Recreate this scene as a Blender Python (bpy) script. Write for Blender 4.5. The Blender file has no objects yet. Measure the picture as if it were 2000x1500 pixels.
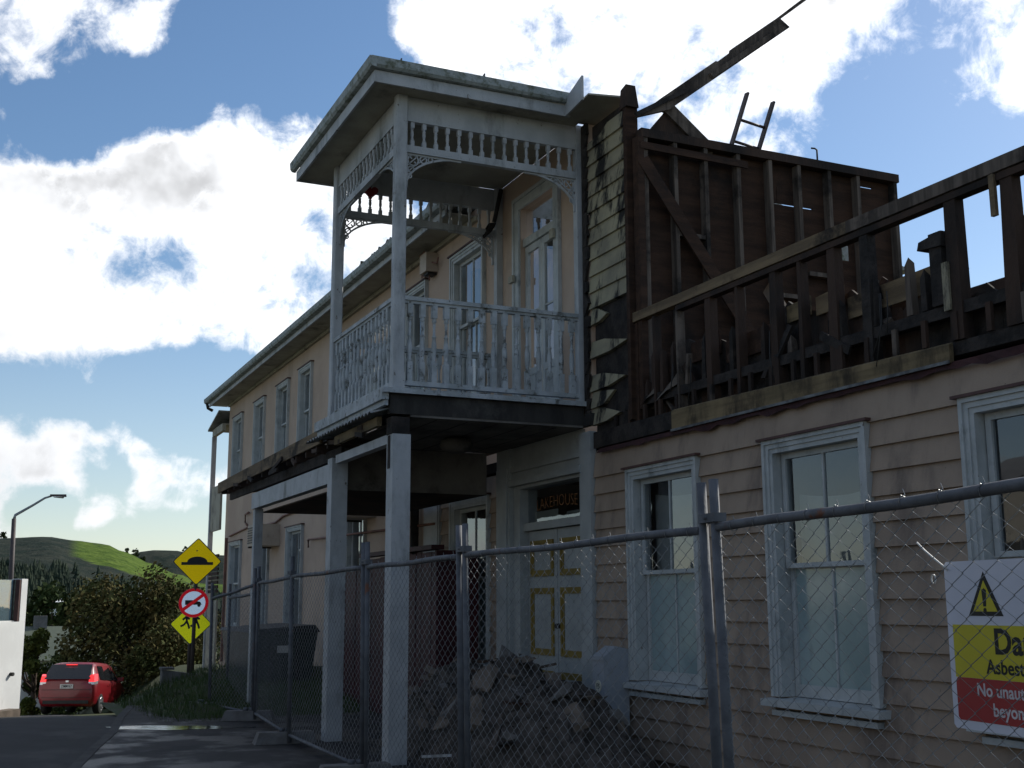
import bpy, bmesh, math, random
from mathutils import Vector, Matrix
random.seed(7)
R = math.radians
sc = bpy.context.scene
col = sc.collection

# ------------------------------------------------------------------ camera
cam = bpy.data.objects.new('camera', bpy.data.cameras.new('camera'))
col.objects.link(cam)
cam.data.sensor_width = 36.0
cam.data.lens = 36.0 * 2316.88 / 2000.0
cam.data.clip_start = 0.05
cam.data.clip_end = 12000
_r = Vector((0.41190378, 0.91122166, -0.00321952))
_u = Vector((0.16670118, -0.07188022, 0.98338393))
_d = Vector((-0.89584931, 0.40559626, 0.18150946))
cam.matrix_world = Matrix(((_r.x, _u.x, -_d.x, 0), (_r.y, _u.y, -_d.y, 0), (_r.z, _u.z, -_d.z, 1.6), (0, 0, 0, 1)))
sc.camera = cam

# ------------------------------------------------------------------ light
SUN_EL, SUN_DIR = 36.0, (-0.30, 0.954)          # the sun stands behind the building
sun = bpy.data.objects.new('sun', bpy.data.lights.new('sun', 'SUN'))
col.objects.link(sun)
sun.data.energy = 3.6
sun.data.angle = R(0.6)
sun.data.color = (1.0, 0.95, 0.86)
_s = Vector((SUN_DIR[0] * math.cos(R(SUN_EL)), SUN_DIR[1] * math.cos(R(SUN_EL)), math.sin(R(SUN_EL))))
sun.rotation_euler = _s.to_track_quat('Z', 'Y').to_euler()

world = bpy.data.worlds.new('World'); sc.world = world
world.use_nodes = True
wt = world.node_tree; wt.nodes.clear()
def WN(t, **k):
    n = wt.nodes.new(t)
    for a, b in k.items(): setattr(n, a, b)
    return n
def WM(op, a, b=None, c=None, clamp=False):
    n = WN('ShaderNodeMath', operation=op, use_clamp=clamp)
    for i, v in enumerate((a, b, c)):
        if v is None: continue
        if isinstance(v, (int, float)): n.inputs[i].default_value = v
        else: wt.links.new(v, n.inputs[i])
    return n.outputs[0]
def WR(v, a, b, c, d, mode='SMOOTHSTEP'):
    n = WN('ShaderNodeMapRange', interpolation_type=mode)
    wt.links.new(v, n.inputs[0])
    for i, x in enumerate((a, b, c, d)): n.inputs[i + 1].default_value = x
    return n.outputs[0]
sky = WN('ShaderNodeTexSky', sky_type='NISHITA')
sky.sun_disc = False
sky.sun_elevation = R(SUN_EL)
sky.sun_rotation = math.atan2(SUN_DIR[0], SUN_DIR[1])
sky.altitude = 100; sky.air_density = 1.0; sky.dust_density = 0.35; sky.ozone_density = 1.5
geo = WN('ShaderNodeTexCoord').outputs['Generated']
sep = WN('ShaderNodeSeparateXYZ'); wt.links.new(geo, sep.inputs[0])
den = WM('ADD', WM('MAXIMUM', sep.outputs[2], 0.0), 0.18)
cmb = WN('ShaderNodeCombineXYZ')
wt.links.new(WM('DIVIDE', sep.outputs[0], den), cmb.inputs[0])
wt.links.new(WM('DIVIDE', sep.outputs[1], den), cmb.inputs[1])
wt.links.new(WM('MULTIPLY', sep.outputs[2], 1.5), cmb.inputs[2])
def WNoise(vec, sc_, det, rough=0.55, dist=0.0):
    n = WN('ShaderNodeTexNoise'); n.inputs['Scale'].default_value = sc_
    n.inputs['Detail'].default_value = det; n.inputs['Roughness'].default_value = rough
    n.inputs['Distortion'].default_value = dist
    wt.links.new(vec, n.inputs['Vector']); return n.outputs[0]
n_big = WNoise(cmb.outputs[0], 1.5, 3)
n_mid = WNoise(geo, 9.0, 7, 0.6, 0.25)
n_sh = WNoise(geo, 7.0, 5, 0.55)
n_fine = WNoise(geo, 30.0, 8, 0.66, 0.4)
# cloud banks: (direction x, y, z, angular radius, weight)
BL = [(-0.8923,0.0769,0.4449,0.0647,0.90),(-0.9041,0.0236,0.4266,0.0475,0.80),(-0.9229,0.0019,0.3851,0.0302,0.70),(-0.9129,0.2123,0.3486,0.0647,1.00),(-0.9214,0.1559,0.3559,0.0518,1.00),(-0.8928,0.2402,0.3810,0.0388,0.90),(-0.9410,0.1248,0.3147,0.0561,1.00),(-0.9366,0.0915,0.3383,0.0432,1.00),(-0.9420,0.0428,0.3327,0.0475,0.80),(-0.9570,0.0242,0.2891,0.0518,0.90),(-0.9656,0.0265,0.2588,0.0647,0.85),(-0.9754,0.0524,0.2143,0.0518,1.00),(-0.9679,0.1090,0.2264,0.0432,1.00),(-0.9646,0.1324,0.2279,0.0518,0.90),(-0.9363,0.2204,0.2735,0.0863,1.10),(-0.9520,0.1699,0.2545,0.0561,0.90),(-0.9918,0.0367,0.1221,0.0410,1.50),(-0.9918,0.0636,0.1112,0.0302,1.20),(-0.9951,0.0164,0.0975,0.0259,0.80),(-0.9871,0.1030,0.1228,0.0216,1.20),(-0.9847,0.1415,0.1016,0.0302,1.40),(-0.9812,0.1653,0.1001,0.0302,1.30),(-0.9854,0.1291,0.1115,0.0173,0.70),(-0.9937,0.0810,0.0777,0.0216,1.30),(-0.9912,0.1079,0.0763,0.0259,1.40),(-0.9863,0.1426,0.0832,0.0194,0.80),(-0.9973,0.0409,0.0609,0.0173,0.60),(-0.9908,0.0910,0.1001,0.0259,-0.80),(-0.9961,0.0474,0.0749,0.0259,-0.80),(-0.9804,0.1475,0.1305,0.0216,-0.60),(-0.8408,0.2957,0.4535,0.0259,0.80),(-0.8143,0.3697,0.4475,0.0734,1.10),(-0.7837,0.4469,0.4314,0.1295,1.30),(-0.7308,0.5340,0.4252,0.1122,1.20),(-0.7387,0.5619,0.3722,0.0518,0.80),(-0.6588,0.6033,0.4494,0.0863,1.00),(-0.6189,0.6649,0.4182,0.0777,1.00),(-0.6163,0.6896,0.3803,0.0388,0.80),(-0.6979,0.6649,0.2663,0.0216,0.80),(-0.7798,0.5055,0.3694,0.0647,1.00),(-0.8481,0.3388,0.4072,0.0518,1.00),(-0.9088,0.2724,0.3162,0.0561,1.00),(-0.8972,0.1735,0.4061,0.0647,-0.90),(-0.8699,0.2366,0.4327,0.0518,-0.90),(-0.9105,0.1163,0.3967,0.0345,-0.60),(-0.6941,0.6358,0.3376,0.0950,-1.20),(-0.6688,0.6777,0.3057,0.0647,-1.00),(-0.9849,0.0678,0.1595,0.0475,-0.90),(-0.9630,0.1783,0.2019,0.0345,-0.90),(-0.9739,0.0143,0.2267,0.0173,-0.50),(-0.9233,0.0611,0.3792,0.0475,-0.80),(-0.9758,0.1453,0.1634,0.0475,-0.80),(-0.9555,0.1089,0.2742,0.0345,1.20),(-0.9323,0.0111,0.3615,0.0345,-1.20),(-0.9310,0.0440,0.3624,0.0345,-1.00),(-0.9155,0.1057,0.3883,0.0388,-0.80),(-0.9051,0.0570,0.4213,0.0259,-0.40),(-0.8759,0.1755,0.4493,0.0604,-0.80),(-0.8876,0.2297,0.3992,0.0388,-0.80),(-0.9856,0.0336,0.1655,0.0388,-0.70),(-0.9663,0.1971,0.1654,0.0345,-0.80),(-0.9756,0.1160,0.1864,0.0345,-0.60),(-0.9916,0.1169,0.0562,0.0518,-0.60),(-0.9944,0.0537,0.0909,0.0345,-0.50),(-0.6332,0.7017,0.3266,0.0518,-0.80),(-0.7340,0.6054,0.3076,0.0432,-1.00),(-0.9747,0.1748,0.1397,0.0259,-0.50),(-0.8569,0.2974,0.4210,0.0259,-0.50),(-0.9281,0.0285,0.3712,0.0259,-0.70),(-0.9442,0.0137,0.3290,0.0173,-0.40),(-0.7320,0.6269,0.2667,0.0518,-1.00)]
acc = None
for x, y, z, rr, w in BL:
    w = w * .8 if w > 0 else w * 1.25
    dn = WN('ShaderNodeVectorMath', operation='DOT_PRODUCT')
    wt.links.new(geo, dn.inputs[0]); dn.inputs[1].default_value = (x, y, z)
    v = WR(dn.outputs['Value'], math.cos(rr * 1.25), math.cos(rr * 0.2), 0.0, w * 0.40)
    acc = v if acc is None else WM('ADD', acc, v)
cov = WM('MINIMUM', WM('MAXIMUM', acc, -0.8), 0.45)
cov = WM('ADD', cov, WM('MULTIPLY', WM('SUBTRACT', n_big, 0.40), 1.3))
cov = WM('ADD', cov, WM('MULTIPLY', WM('SUBTRACT', n_mid, 0.525), 2.3))
cov = WM('ADD', cov, WM('MULTIPLY', WM('SUBTRACT', n_fine, 0.5), 1.2))
cmask = WR(cov, 0.02, 0.56, 0.0, 1.0)
thick = WR(cov, 0.3, 0.85, 0.0, 1.0)
shade = WM('MULTIPLY', thick, WR(n_sh, 0.44, 0.66, 0.0, 0.52))
sunv = WN('ShaderNodeVectorMath', operation='DOT_PRODUCT')
wt.links.new(geo, sunv.inputs[0]); sunv.inputs[1].default_value = tuple(_s)
glow = WR(sunv.outputs['Value'], -0.1, 0.75, 0.0, 1.0)       # clouds near the sun are brighter (forward scatter)
cb = WM('MULTIPLY', WM('SUBTRACT', 1.0, shade), WM('ADD', 4.6, WM('MULTIPLY', glow, 7.4)))
ccol = WN('ShaderNodeCombineXYZ')
wt.links.new(WM('MULTIPLY', cb, 0.985), ccol.inputs[0]); wt.links.new(cb, ccol.inputs[1]); wt.links.new(WM('MULTIPLY', cb, 1.03), ccol.inputs[2])
hs = WN('ShaderNodeHueSaturation'); wt.links.new(WR(sep.outputs[2], 0.0, 0.30, 0.85, 1.13), hs.inputs['Saturation']); wt.links.new(sky.outputs[0], hs.inputs['Color'])
mx = WN('ShaderNodeMix', data_type='RGBA')
wt.links.new(cmask, mx.inputs[0]); wt.links.new(hs.outputs[0], mx.inputs[6]); wt.links.new(ccol.outputs[0], mx.inputs[7])
bg = WN('ShaderNodeBackground'); bg.inputs[1].default_value = 0.10
wt.links.new(mx.outputs[2], bg.inputs[0])
wo = WN('ShaderNodeOutputWorld'); wt.links.new(bg.outputs[0], wo.inputs[0])
world.cycles.sampling_method = 'MANUAL'; world.cycles.sample_map_resolution = 512

sc.view_settings.view_transform = 'Standard'
sc.view_settings.look = 'None'
sc.view_settings.gamma = 1.0
sc.view_settings.use_curve_mapping = False
sc.view_settings.exposure = 0.30
sc.cycles.max_bounces = 8
sc.cycles.transparent_max_bounces = 12
sc.cycles.use_denoising = True

# ------------------------------------------------------------------ materials
M = {}
def mat(name, c1, c2=None, scale=2.0, rough=0.75, bump=0.0, bscale=40.0, stretch=(1, 1, 1), metal=0.0, spec=0.3,
        dirt=None, dscale=1.2, damt=(0.5, 0.68), dstretch=(1, 1, 1), detail=5.0, wet=0.0, chips=None):
    m = bpy.data.materials.new(name); m.use_nodes = True
    t = m.node_tree; b = t.nodes['Principled BSDF']; L = t.links.new
    g = t.nodes.new('ShaderNodeNewGeometry')
    def noise(s, st, det=detail, rg=0.6):
        mp = t.nodes.new('ShaderNodeMapping'); mp.inputs['Scale'].default_value = st
        L(g.outputs['Position'], mp.inputs[0])
        n = t.nodes.new('ShaderNodeTexNoise'); n.inputs['Scale'].default_value = s
        n.inputs['Detail'].default_value = det; n.inputs['Roughness'].default_value = rg
        L(mp.outputs[0], n.inputs['Vector']); return n.outputs[0]
    def mix(f, a, bb):
        x = t.nodes.new('ShaderNodeMix'); x.data_type = 'RGBA'
        for i, v in ((0, f), (6, a), (7, bb)):
            if hasattr(v, 'links'): L(v, x.inputs[i])
            elif i == 0: x.inputs[0].default_value = v
            else: x.inputs[i].default_value = (*v, 1)
        return x.outputs[2]
    def mr(v, a, bb, lo=0.0, hi=1.0):
        x = t.nodes.new('ShaderNodeMapRange'); x.interpolation_type = 'SMOOTHSTEP'
        L(v, x.inputs[0])
        for i, q in enumerate((a, bb, lo, hi)): x.inputs[i + 1].default_value = q
        return x.outputs[0]
    c2 = c2 or tuple(v * 0.75 for v in c1)
    cc = mix(mr(noise(scale, stretch), 0.36, 0.64), c1, c2)
    if dirt:
        cc = mix(mr(noise(dscale, dstretch, 8.0, 0.68), *damt), cc, dirt)
    if chips:
        cc = mix(mr(noise(chips[1], (1, 1, .6), 6.0, 0.7), chips[2], chips[2] + .03), cc, chips[0])
    L(cc, b.inputs['Base Color'])
    b.inputs['Roughness'].default_value = rough
    b.inputs['Metallic'].default_value = metal
    b.inputs['Specular IOR Level'].default_value = spec
    if wet:
        L(mr(noise(1.1, (1, 1, 1)), 0.45, 0.6, rough, wet), b.inputs['Roughness'])
    if bump:
        bp = t.nodes.new('ShaderNodeBump'); bp.inputs['Strength'].default_value = bump
        bp.inputs['Distance'].default_value = 0.02
        L(noise(bscale, stretch), bp.inputs['Height']); L(bp.outputs[0], b.inputs['Normal'])
    M[name] = m
    return m
mat('white_paint', (.43, .445, .455), (.35, .365, .375), 3, .6, .25, 30, dirt=(.17, .18, .17), dscale=2.6, damt=(.50, .72), dstretch=(1, 1, .35), chips=((.15, .135, .12), 9, .64))
mat('white_paint_old', (.44, .47, .49), (.32, .345, .35), 5, .7, .4, 50, dirt=(.09, .09, .075), dscale=5.5, damt=(.52, .66), chips=((.11, .10, .085), 22, .62))
mat('window_paint', (.455, .475, .47), (.38, .40, .395), 4, .55, .2, 60, dirt=(.18, .20, .20), dscale=5, damt=(.52, .75), dstretch=(1, 1, .5), chips=((.17, .15, .13), 16, .67))
mat('mossy_gutter', (.33, .36, .36), (.25, .28, .27), 6, .7, .3, 30, dirt=(.12, .135, .10), dscale=9, damt=(.46, .66))
mat('stucco', (.475, .365, .285), (.41, .31, .24), .8, .85, .2, 70, dirt=(.24, .19, .15), dscale=.55, damt=(.56, .78), dstretch=(1, 1, .25))
mat('beige_board', (.345, .265, .20), (.29, .222, .168), 1.4, .7, .15, 60, dirt=(.135, .105, .088), dscale=2.2, damt=(.47, .76), dstretch=(1, 1, .28), chips=((.13, .10, .085), 14, .685))
mat('cream_burnt', (.34, .305, .205), (.21, .19, .14), 2, .8, .3, 40, dirt=(.018, .017, .016), dscale=1.7, damt=(.50, .60), dstretch=(1.8, 1, .55))
mat('char', (.020, .018, .017), (.045, .038, .034), 6, .85, .7, 22, (1, 1, 1), spec=.2)
mat('char_brown', (.060, .038, .028), (.022, .018, .016), 2.2, .85, .5, 30, (1, 1, .4), spec=.2)
mat('plank_brown', (.062, .034, .022), (.034, .020, .014), 1.6, .85, .4, 18, (6, .8, 6), spec=.2, dirt=(.018, .014, .012), dscale=1.1, damt=(.52, .7))
mat('stud_wood', (.155, .125, .102), (.065, .052, .043), 1.3, .85, .4, 25, (8, 8, .7), spec=.2, dirt=(.022, .019, .017), dscale=1.6, damt=(.47, .64))
mat('plate_wood', (.22, .16, .095), (.13, .095, .06), 1.5, .85, .4, 25, (.7, 8, 8), spec=.2, dirt=(.03, .024, .02), dscale=2.0, damt=(.5, .68))
mat('pale_wood', (.24, .18, .10), (.15, .115, .065), 1.5, .85, .4, 25, (.7, 8, 8), spec=.2, dirt=(.035, .028, .02), dscale=1.8, damt=(.44, .66), dstretch=(1, 1, .4))
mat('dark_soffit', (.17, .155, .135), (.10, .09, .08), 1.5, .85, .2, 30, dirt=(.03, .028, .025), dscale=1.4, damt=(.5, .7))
mat('cream_dark', (.36, .34, .27), (.28, .26, .21), 2, .75, .2, 40, dirt=(.10, .09, .08), dscale=1.6, damt=(.52, .74))
mat('building_paper', (.055, .022, .022), (.035, .016, .016), 4, .9, .3, 30)
mat('flashing', (.20, .21, .215), (.08, .08, .08), 5, .6, .1, 40, metal=.3)
mat('iron_roof', (.30, .31, .30), (.20, .20, .19), 3, .55, .2, 40, metal=.3, dirt=(.09, .10, .06), dscale=4, damt=(.5, .66))
mat('yellow_paint', (.24, .165, .03), (.19, .13, .025), 4, .6, .1, 50, dirt=(.15, .11, .04), dscale=5, damt=(.55, .75))
mat('door_white', (.36, .375, .37), (.30, .315, .31), 3, .6, .1, 40, dirt=(.22, .22, .21), dscale=2, damt=(.56, .76))
mat('gold_letter', (.22, .085, .02), (.17, .065, .016), 6, .5)
mat('frosted', (.34, .42, .415), (.25, .33, .33), 1.6, .12, spec=.8, dirt=(.18, .22, .22), dscale=3.5, damt=(.55, .8), dstretch=(1, 1, .4))
mat('interior', (.085, .08, .075), (.06, .055, .05), 2, .9)
mat('pale_backing', (.30, .30, .26), (.25, .25, .22), 2, .9)  # curtain and notices; also colours in the parapet reflection behind downstairs panes
mat('maroon', (.052, .006, .009), (.030, .004, .006), 3, .6, .2, 40)
mat('galv', (.125, .132, .145), (.085, .09, .10), 7, .72, .15, 60, metal=.2, dirt=(.15, .062, .035), dscale=4.5, damt=(.62, .70))
mat('wire', (.30, .31, .32), (.20, .21, .21), 20, .5, metal=.6)
mat('pipe_copper', (.24, .12, .09), (.16, .09, .07), 6, .6, .1)
mat('grey_box', (.31, .33, .36), (.26, .28, .31), 2.5, .5, .1, 30, dirt=(.18, .19, .2), dscale=3, damt=(.58, .75))
mat('ac_case', (.46, .38, .30), (.40, .33, .26), 3, .6, .1, dirt=(.2, .16, .12), dscale=3, damt=(.55, .75))
mat('black_iron', (.02, .02, .02), (.035, .033, .03), 5, .6)
mat('concrete', (.17, .165, .16), (.12, .115, .11), 5, .9, .5, 30)
mat('rubble_dark', (.042, .036, .031), (.095, .082, .072), 9, .95, 1.0, 25)
mat('chunk_grey', (.185, .172, .158), (.095, .088, .082), 4, .95, .7, 30)
mat('chunk_tan', (.18, .145, .115), (.12, .098, .078), 4, .95, .6, 30)
mat('asphalt', (.042, .042, .043), (.030, .030, .031), 1.5, .85, .6, 120, dirt=(.062, .060, .057), dscale=.6, damt=(.5, .62), chips=((.085, .082, .078), 55, .64))
mat('pavement', (.040, .038, .037), (.028, .027, .027), 1.2, .8, .5, 110, dirt=(.018, .018, .019), dscale=.45, damt=(.5, .64), wet=.45, chips=((.075, .072, .068), 60, .66))
mat('kerb', (.065, .063, .06), (.045, .043, .042), 4, .9, .4, 50)
mat('grass', (.036, .070, .016), (.062, .090, .024), 6, .8)
mat('soil_grass', (.035, .058, .018), (.05, .05, .028), 3, .95, .4, 20)
mat('puddle', (.02, .02, .02), (.03, .03, .03), 3, .10, .15, 6, spec=.6)
mat('beam_dark', (.050, .046, .042), (.030, .028, .026), 2, .9, .4, 25, (.6, 3, 1), dirt=(.085, .08, .072), dscale=2.5, damt=(.55, .75))
mat('bark', (.075, .055, .042), (.045, .034, .027), 8, .95, .6, 20, (1, 1, .3))
mat('leaf_autumn', (.092, .075, .028), (.048, .062, .021), 1.6, .9, spec=.08)
mat('leaf_dark', (.030, .048, .016), (.050, .062, .020), 1.3, .9, spec=.08)
mat('leaf_olive', (.10, .115, .028), (.055, .075, .02), 1.6, .9, spec=.08)
mat('valley', (.045, .070, .020), (.060, .060, .028), .02, .95)
mat('house_wall', (.55, .52, .46), (.48, .45, .40), 1, .8)
mat('roof_green', (.085, .10, .068), (.07, .085, .058), 1.2, .6, .1, 8)
mat('roof_grey', (.20, .20, .20), (.15, .15, .15), 1, .7)
mat('roof_red', (.25, .11, .08), (.2, .09, .07), 1, .7)
mat('lit_white_wall', (.80, .81, .80), (.72, .73, .72), 1.2, .8, .1, 30, dirt=(.45, .45, .43), dscale=1.6, damt=(.6, .8), dstretch=(1, 1, .3))
mat('brown_trim', (.10, .05, .045), (.07, .035, .03), 4, .6)
mat('lamp_pole', (.085, .065, .06), (.06, .05, .05), 4, .6)
mat('lamp_arm', (.30, .31, .32), (.22, .23, .24), 4, .5, metal=.5)
mat('car_red', (.20, .003, .009), (.17, .003, .008), 2, .36, spec=.5)
M['car_red'].node_tree.nodes['Principled BSDF'].inputs['Coat Weight'].default_value = .35
mat('car_glass', (.012, .013, .016), (.016, .018, .02), 2, .08, spec=.7)
mat('tyre', (.015, .015, .016), (.025, .025, .025), 6, .9)
mat('rim', (.62, .63, .65), (.5, .5, .52), 6, .3, metal=.8)
mat('black_plastic', (.02, .02, .021), (.03, .03, .03), 6, .6)
mat('plate_white', (.62, .62, .60), (.55, .55, .53), 6, .5)
mat('tail_lens', (.75, .015, .02), (.6, .01, .015), 9, .15, spec=.7)
M['tail_lens'].node_tree.nodes['Principled BSDF'].inputs['Emission Color'].default_value = (1, .03, .03, 1)      # the brake lights are on
M['tail_lens'].node_tree.nodes['Principled BSDF'].inputs['Emission Strength'].default_value = .9
mat('sheet_yellow', (1.0, .60, .004), (.98, .58, .004), 2, .22, metal=.9)
mat('sheet_lemon', (.92, .80, .012), (.88, .75, .012), 2, .26, metal=.9)
mat('sheet_white', (.95, .95, .94), (.92, .92, .91), 2, .26, metal=.85)
mat('sheet_red', (.85, .015, .02), (.8, .012, .018), 2, .26, metal=.8)
mat('sign_black', (.012, .012, .012), (.016, .016, .016), 5, .5)
mat('sign_back', (.35, .36, .37), (.3, .31, .32), 5, .5, metal=.5)
mat('board_white', (.58, .60, .68), (.54, .56, .64), 2, .5)
mat('board_yellow', (.52, .46, .03), (.48, .42, .03), 2, .5)
mat('board_red', (.33, .035, .035), (.30, .03, .03), 2, .5)
mat('board_text', (.62, .60, .62), (.5, .48, .5), 20, .5)
mat('dark_green_bin', (.030, .040, .036), (.020, .026, .024), 3, .5, .1, 20)
mat('red_paper', (.16, .010, .014), (.13, .01, .012), 4, .7)
mat('sticker', (.62, .60, .48), (.52, .50, .40), 12, .6)
mat('tan_wall', (.34, .32, .27), (.30, .28, .24), .6, .85)

def special(name, build):
    m = bpy.data.materials.new(name); m.use_nodes = True
    t = m.node_tree; t.nodes.clear(); o = t.nodes.new('ShaderNodeOutputMaterial')
    build(t, o); M[name] = m
def _glass(tint, boost):
    def f(t, o):
        tr = t.nodes.new('ShaderNodeBsdfTransparent'); tr.inputs[0].default_value = (*tint, 1)
        gl = t.nodes.new('ShaderNodeBsdfGlossy'); gl.inputs['Roughness'].default_value = .02
        gl.inputs[0].default_value = (.95, .97, 1, 1)
        nz = t.nodes.new('ShaderNodeTexNoise'); nz.inputs['Scale'].default_value = 2.2
        g = t.nodes.new('ShaderNodeNewGeometry'); t.links.new(g.outputs['Position'], nz.inputs['Vector'])
        bp = t.nodes.new('ShaderNodeBump'); bp.inputs['Strength'].default_value = .12; bp.inputs['Distance'].default_value = .02
        t.links.new(nz.outputs[0], bp.inputs['Height']); t.links.new(bp.outputs[0], gl.inputs['Normal'])
        lw = t.nodes.new('ShaderNodeLayerWeight'); lw.inputs[0].default_value = .5
        pw = t.nodes.new('ShaderNodeMath'); pw.operation = 'POWER'; pw.inputs[1].default_value = 3.2
        t.links.new(lw.outputs['Facing'], pw.inputs[0])
        fr = t.nodes.new('ShaderNodeMath'); fr.operation = 'MULTIPLY_ADD'
        t.links.new(pw.outputs[0], fr.inputs[0]); fr.inputs[1].default_value = .9; fr.inputs[2].default_value = boost
        mxs = t.nodes.new('ShaderNodeMixShader')
        t.links.new(fr.outputs[0], mxs.inputs[0]); t.links.new(tr.outputs[0], mxs.inputs[1]); t.links.new(gl.outputs[0], mxs.inputs[2])
        t.links.new(mxs.outputs[0], o.inputs[0])
    return f
special('glass', _glass((.72, .76, .78), .09))
special('balustrade_glass', _glass((.55, .68, .72), .12))

# ------------------------------------------------------------------ mesh helpers
WO = {}
class MB:
    def __init__(s): s.v = []; s.f = []; s.sm = []
    def add(s, vs, fs, smooth=False):
        n = len(s.v); s.v += [tuple(p) for p in vs]
        s.f += [tuple(i + n for i in f) for f in fs]; s.sm += [smooth] * len(fs)
        return s
    def box(s, x0, x1, y0, y1, z0, z1):
        return s.add([(x, y, z) for z in (z0, z1) for y in (y0, y1) for x in (x0, x1)],
                     [(0, 2, 3, 1), (4, 5, 7, 6), (0, 1, 5, 4), (2, 6, 7, 3), (0, 4, 6, 2), (1, 3, 7, 5)])
    def hexa(s, a, b):     # two quads (lists of 4 points, same order)
        return s.add(list(a) + list(b), [(3, 2, 1, 0), (4, 5, 6, 7), (0, 1, 5, 4), (1, 2, 6, 5), (2, 3, 7, 6), (3, 0, 4, 7)])
    def beam(s, p, q, w, h, up=(0, 0, 1)):   # w across, h along up
        p = Vector(p); q = Vector(q); d = (q - p).normalized(); up = Vector(up)
        sd = d.cross(up)
        if sd.length < 1e-4: sd = d.cross(Vector((0, 1, 0)))
        sd.normalize(); u = sd.cross(d).normalized()
        o = [(-w / 2, -h / 2), (w / 2, -h / 2), (w / 2, h / 2), (-w / 2, h / 2)]
        return s.hexa([p + sd * a + u * b for a, b in o], [q + sd * a + u * b for a, b in o])
    def tube(s, pts, r, n=6, cap=True, smooth=True):
        pts = [Vector(p) for p in pts]; rs = r if isinstance(r, (list, tuple)) else [r] * len(pts)
        base = len(s.v); ref = None
        for i, p in enumerate(pts):
            a = pts[max(i - 1, 0)]; b = pts[min(i + 1, len(pts) - 1)]
            d = (b - a).normalized()
            if ref is None or abs(d.dot(ref)) > .95:
                ref = Vector((0, 0, 1)) if abs(d.z) < .9 else Vector((1, 0, 0))
            x = d.cross(ref).normalized(); y = d.cross(x).normalized()
            for k in range(n):
                t = 2 * math.pi * k / n
                s.v.append(tuple(p + x * math.cos(t) * rs[i] + y * math.sin(t) * rs[i]))
        for i in range(len(pts) - 1):
            for k in range(n):
                k2 = (k + 1) % n
                s.f.append((base + i * n + k, base + i * n + k2, base + (i + 1) * n + k2, base + (i + 1) * n + k)); s.sm.append(smooth)
        if cap:
            s.f.append(tuple(base + k for k in range(n - 1, -1, -1))); s.sm.append(False)
            s.f.append(tuple(base + (len(pts) - 1) * n + k for k in range(n))); s.sm.append(False)
        return s
    def lathe(s, prof, c=(0, 0, 0), n=10, smooth=True):   # prof: (radius, z)
        return s.tube_prof([(c[0], c[1], c[2] + z) for _, z in prof], [r for r, _ in prof], n, smooth)
    def tube_prof(s, pts, rs, n, smooth):
        base = len(s.v)
        for p, r in zip(pts, rs):
            for k in range(n):
                t = 2 * math.pi * (k + .5) / n
                s.v.append((p[0] + r * math.cos(t), p[1] + r * math.sin(t), p[2]))
        for i in range(len(pts) - 1):
            for k in range(n):
                k2 = (k + 1) % n
                s.f.append((base + i * n + k, base + i * n + k2, base + (i + 1) * n + k2, base + (i + 1) * n + k)); s.sm.append(smooth)
        s.f.append(tuple(base + k for k in range(n - 1, -1, -1))); s.sm.append(False)
        s.f.append(tuple(base + (len(pts) - 1) * n + k for k in range(n))); s.sm.append(False)
        return s
    def prism(s, poly, fn, d0, d1):        # poly: 2D points; fn(a, b, depth) -> 3D
        n = len(poly)
        return s.add([fn(a, b, d0) for a, b in poly] + [fn(a, b, d1) for a, b in poly],
                     [tuple(range(n - 1, -1, -1)), tuple(range(n, 2 * n))] + [(i, (i + 1) % n, n + (i + 1) % n, n + i) for i in range(n)])
    def mesh(s, name, o=(0, 0, 0)):
        me = bpy.data.meshes.new(name)
        me.from_pydata([(a - o[0], b - o[1], c - o[2]) for a, b, c in s.v], [], s.f)
        me.polygons.foreach_set('use_smooth', s.sm)
        me.update(); return me
    def build(s, name, m, parent=None, fix=False, o=None):
        if o is None:
            xs, ys, zs = zip(*s.v)
            o = ((min(xs) + max(xs)) / 2, (min(ys) + max(ys)) / 2, min(zs))
        me = s.mesh(name, o)
        if fix:
            bm = bmesh.new(); bm.from_mesh(me); bmesh.ops.recalc_face_normals(bm, faces=bm.faces); bm.to_mesh(me); bm.free()
        me.materials.append(M[m])
        return link(name, me, o, parent)
def link(name, me, o, parent=None, rot=None, scale=None):
    ob = bpy.data.objects.new(name, me); col.objects.link(ob)
    po = Vector((0, 0, 0))
    if parent is not None:
        ob.parent = parent; po = WO[parent.name]
    ob.location = Vector(o) - po
    if rot is not None: ob.rotation_euler = rot
    if scale is not None: ob.scale = scale
    WO[ob.name] = Vector(o)
    return ob
def box(name, m, parent, x0, x1, y0, y1, z0, z1): return MB().box(x0, x1, y0, y1, z0, z1).build(name, m, parent)
def tag(o, label, cat, group=None, kind=None):
    o['label'] = label
    if cat: o['category'] = cat
    if group: o['group'] = group
    if kind: o['kind'] = kind
    return o
def thing(name, loc, label, cat, group=None):
    o = bpy.data.objects.new(name, None); col.objects.link(o); o.location = loc
    o.empty_display_size = .2; WO[o.name] = Vector(loc)
    return tag(o, label, cat, group)
def struct(o): o['kind'] = 'structure'; return o
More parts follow.
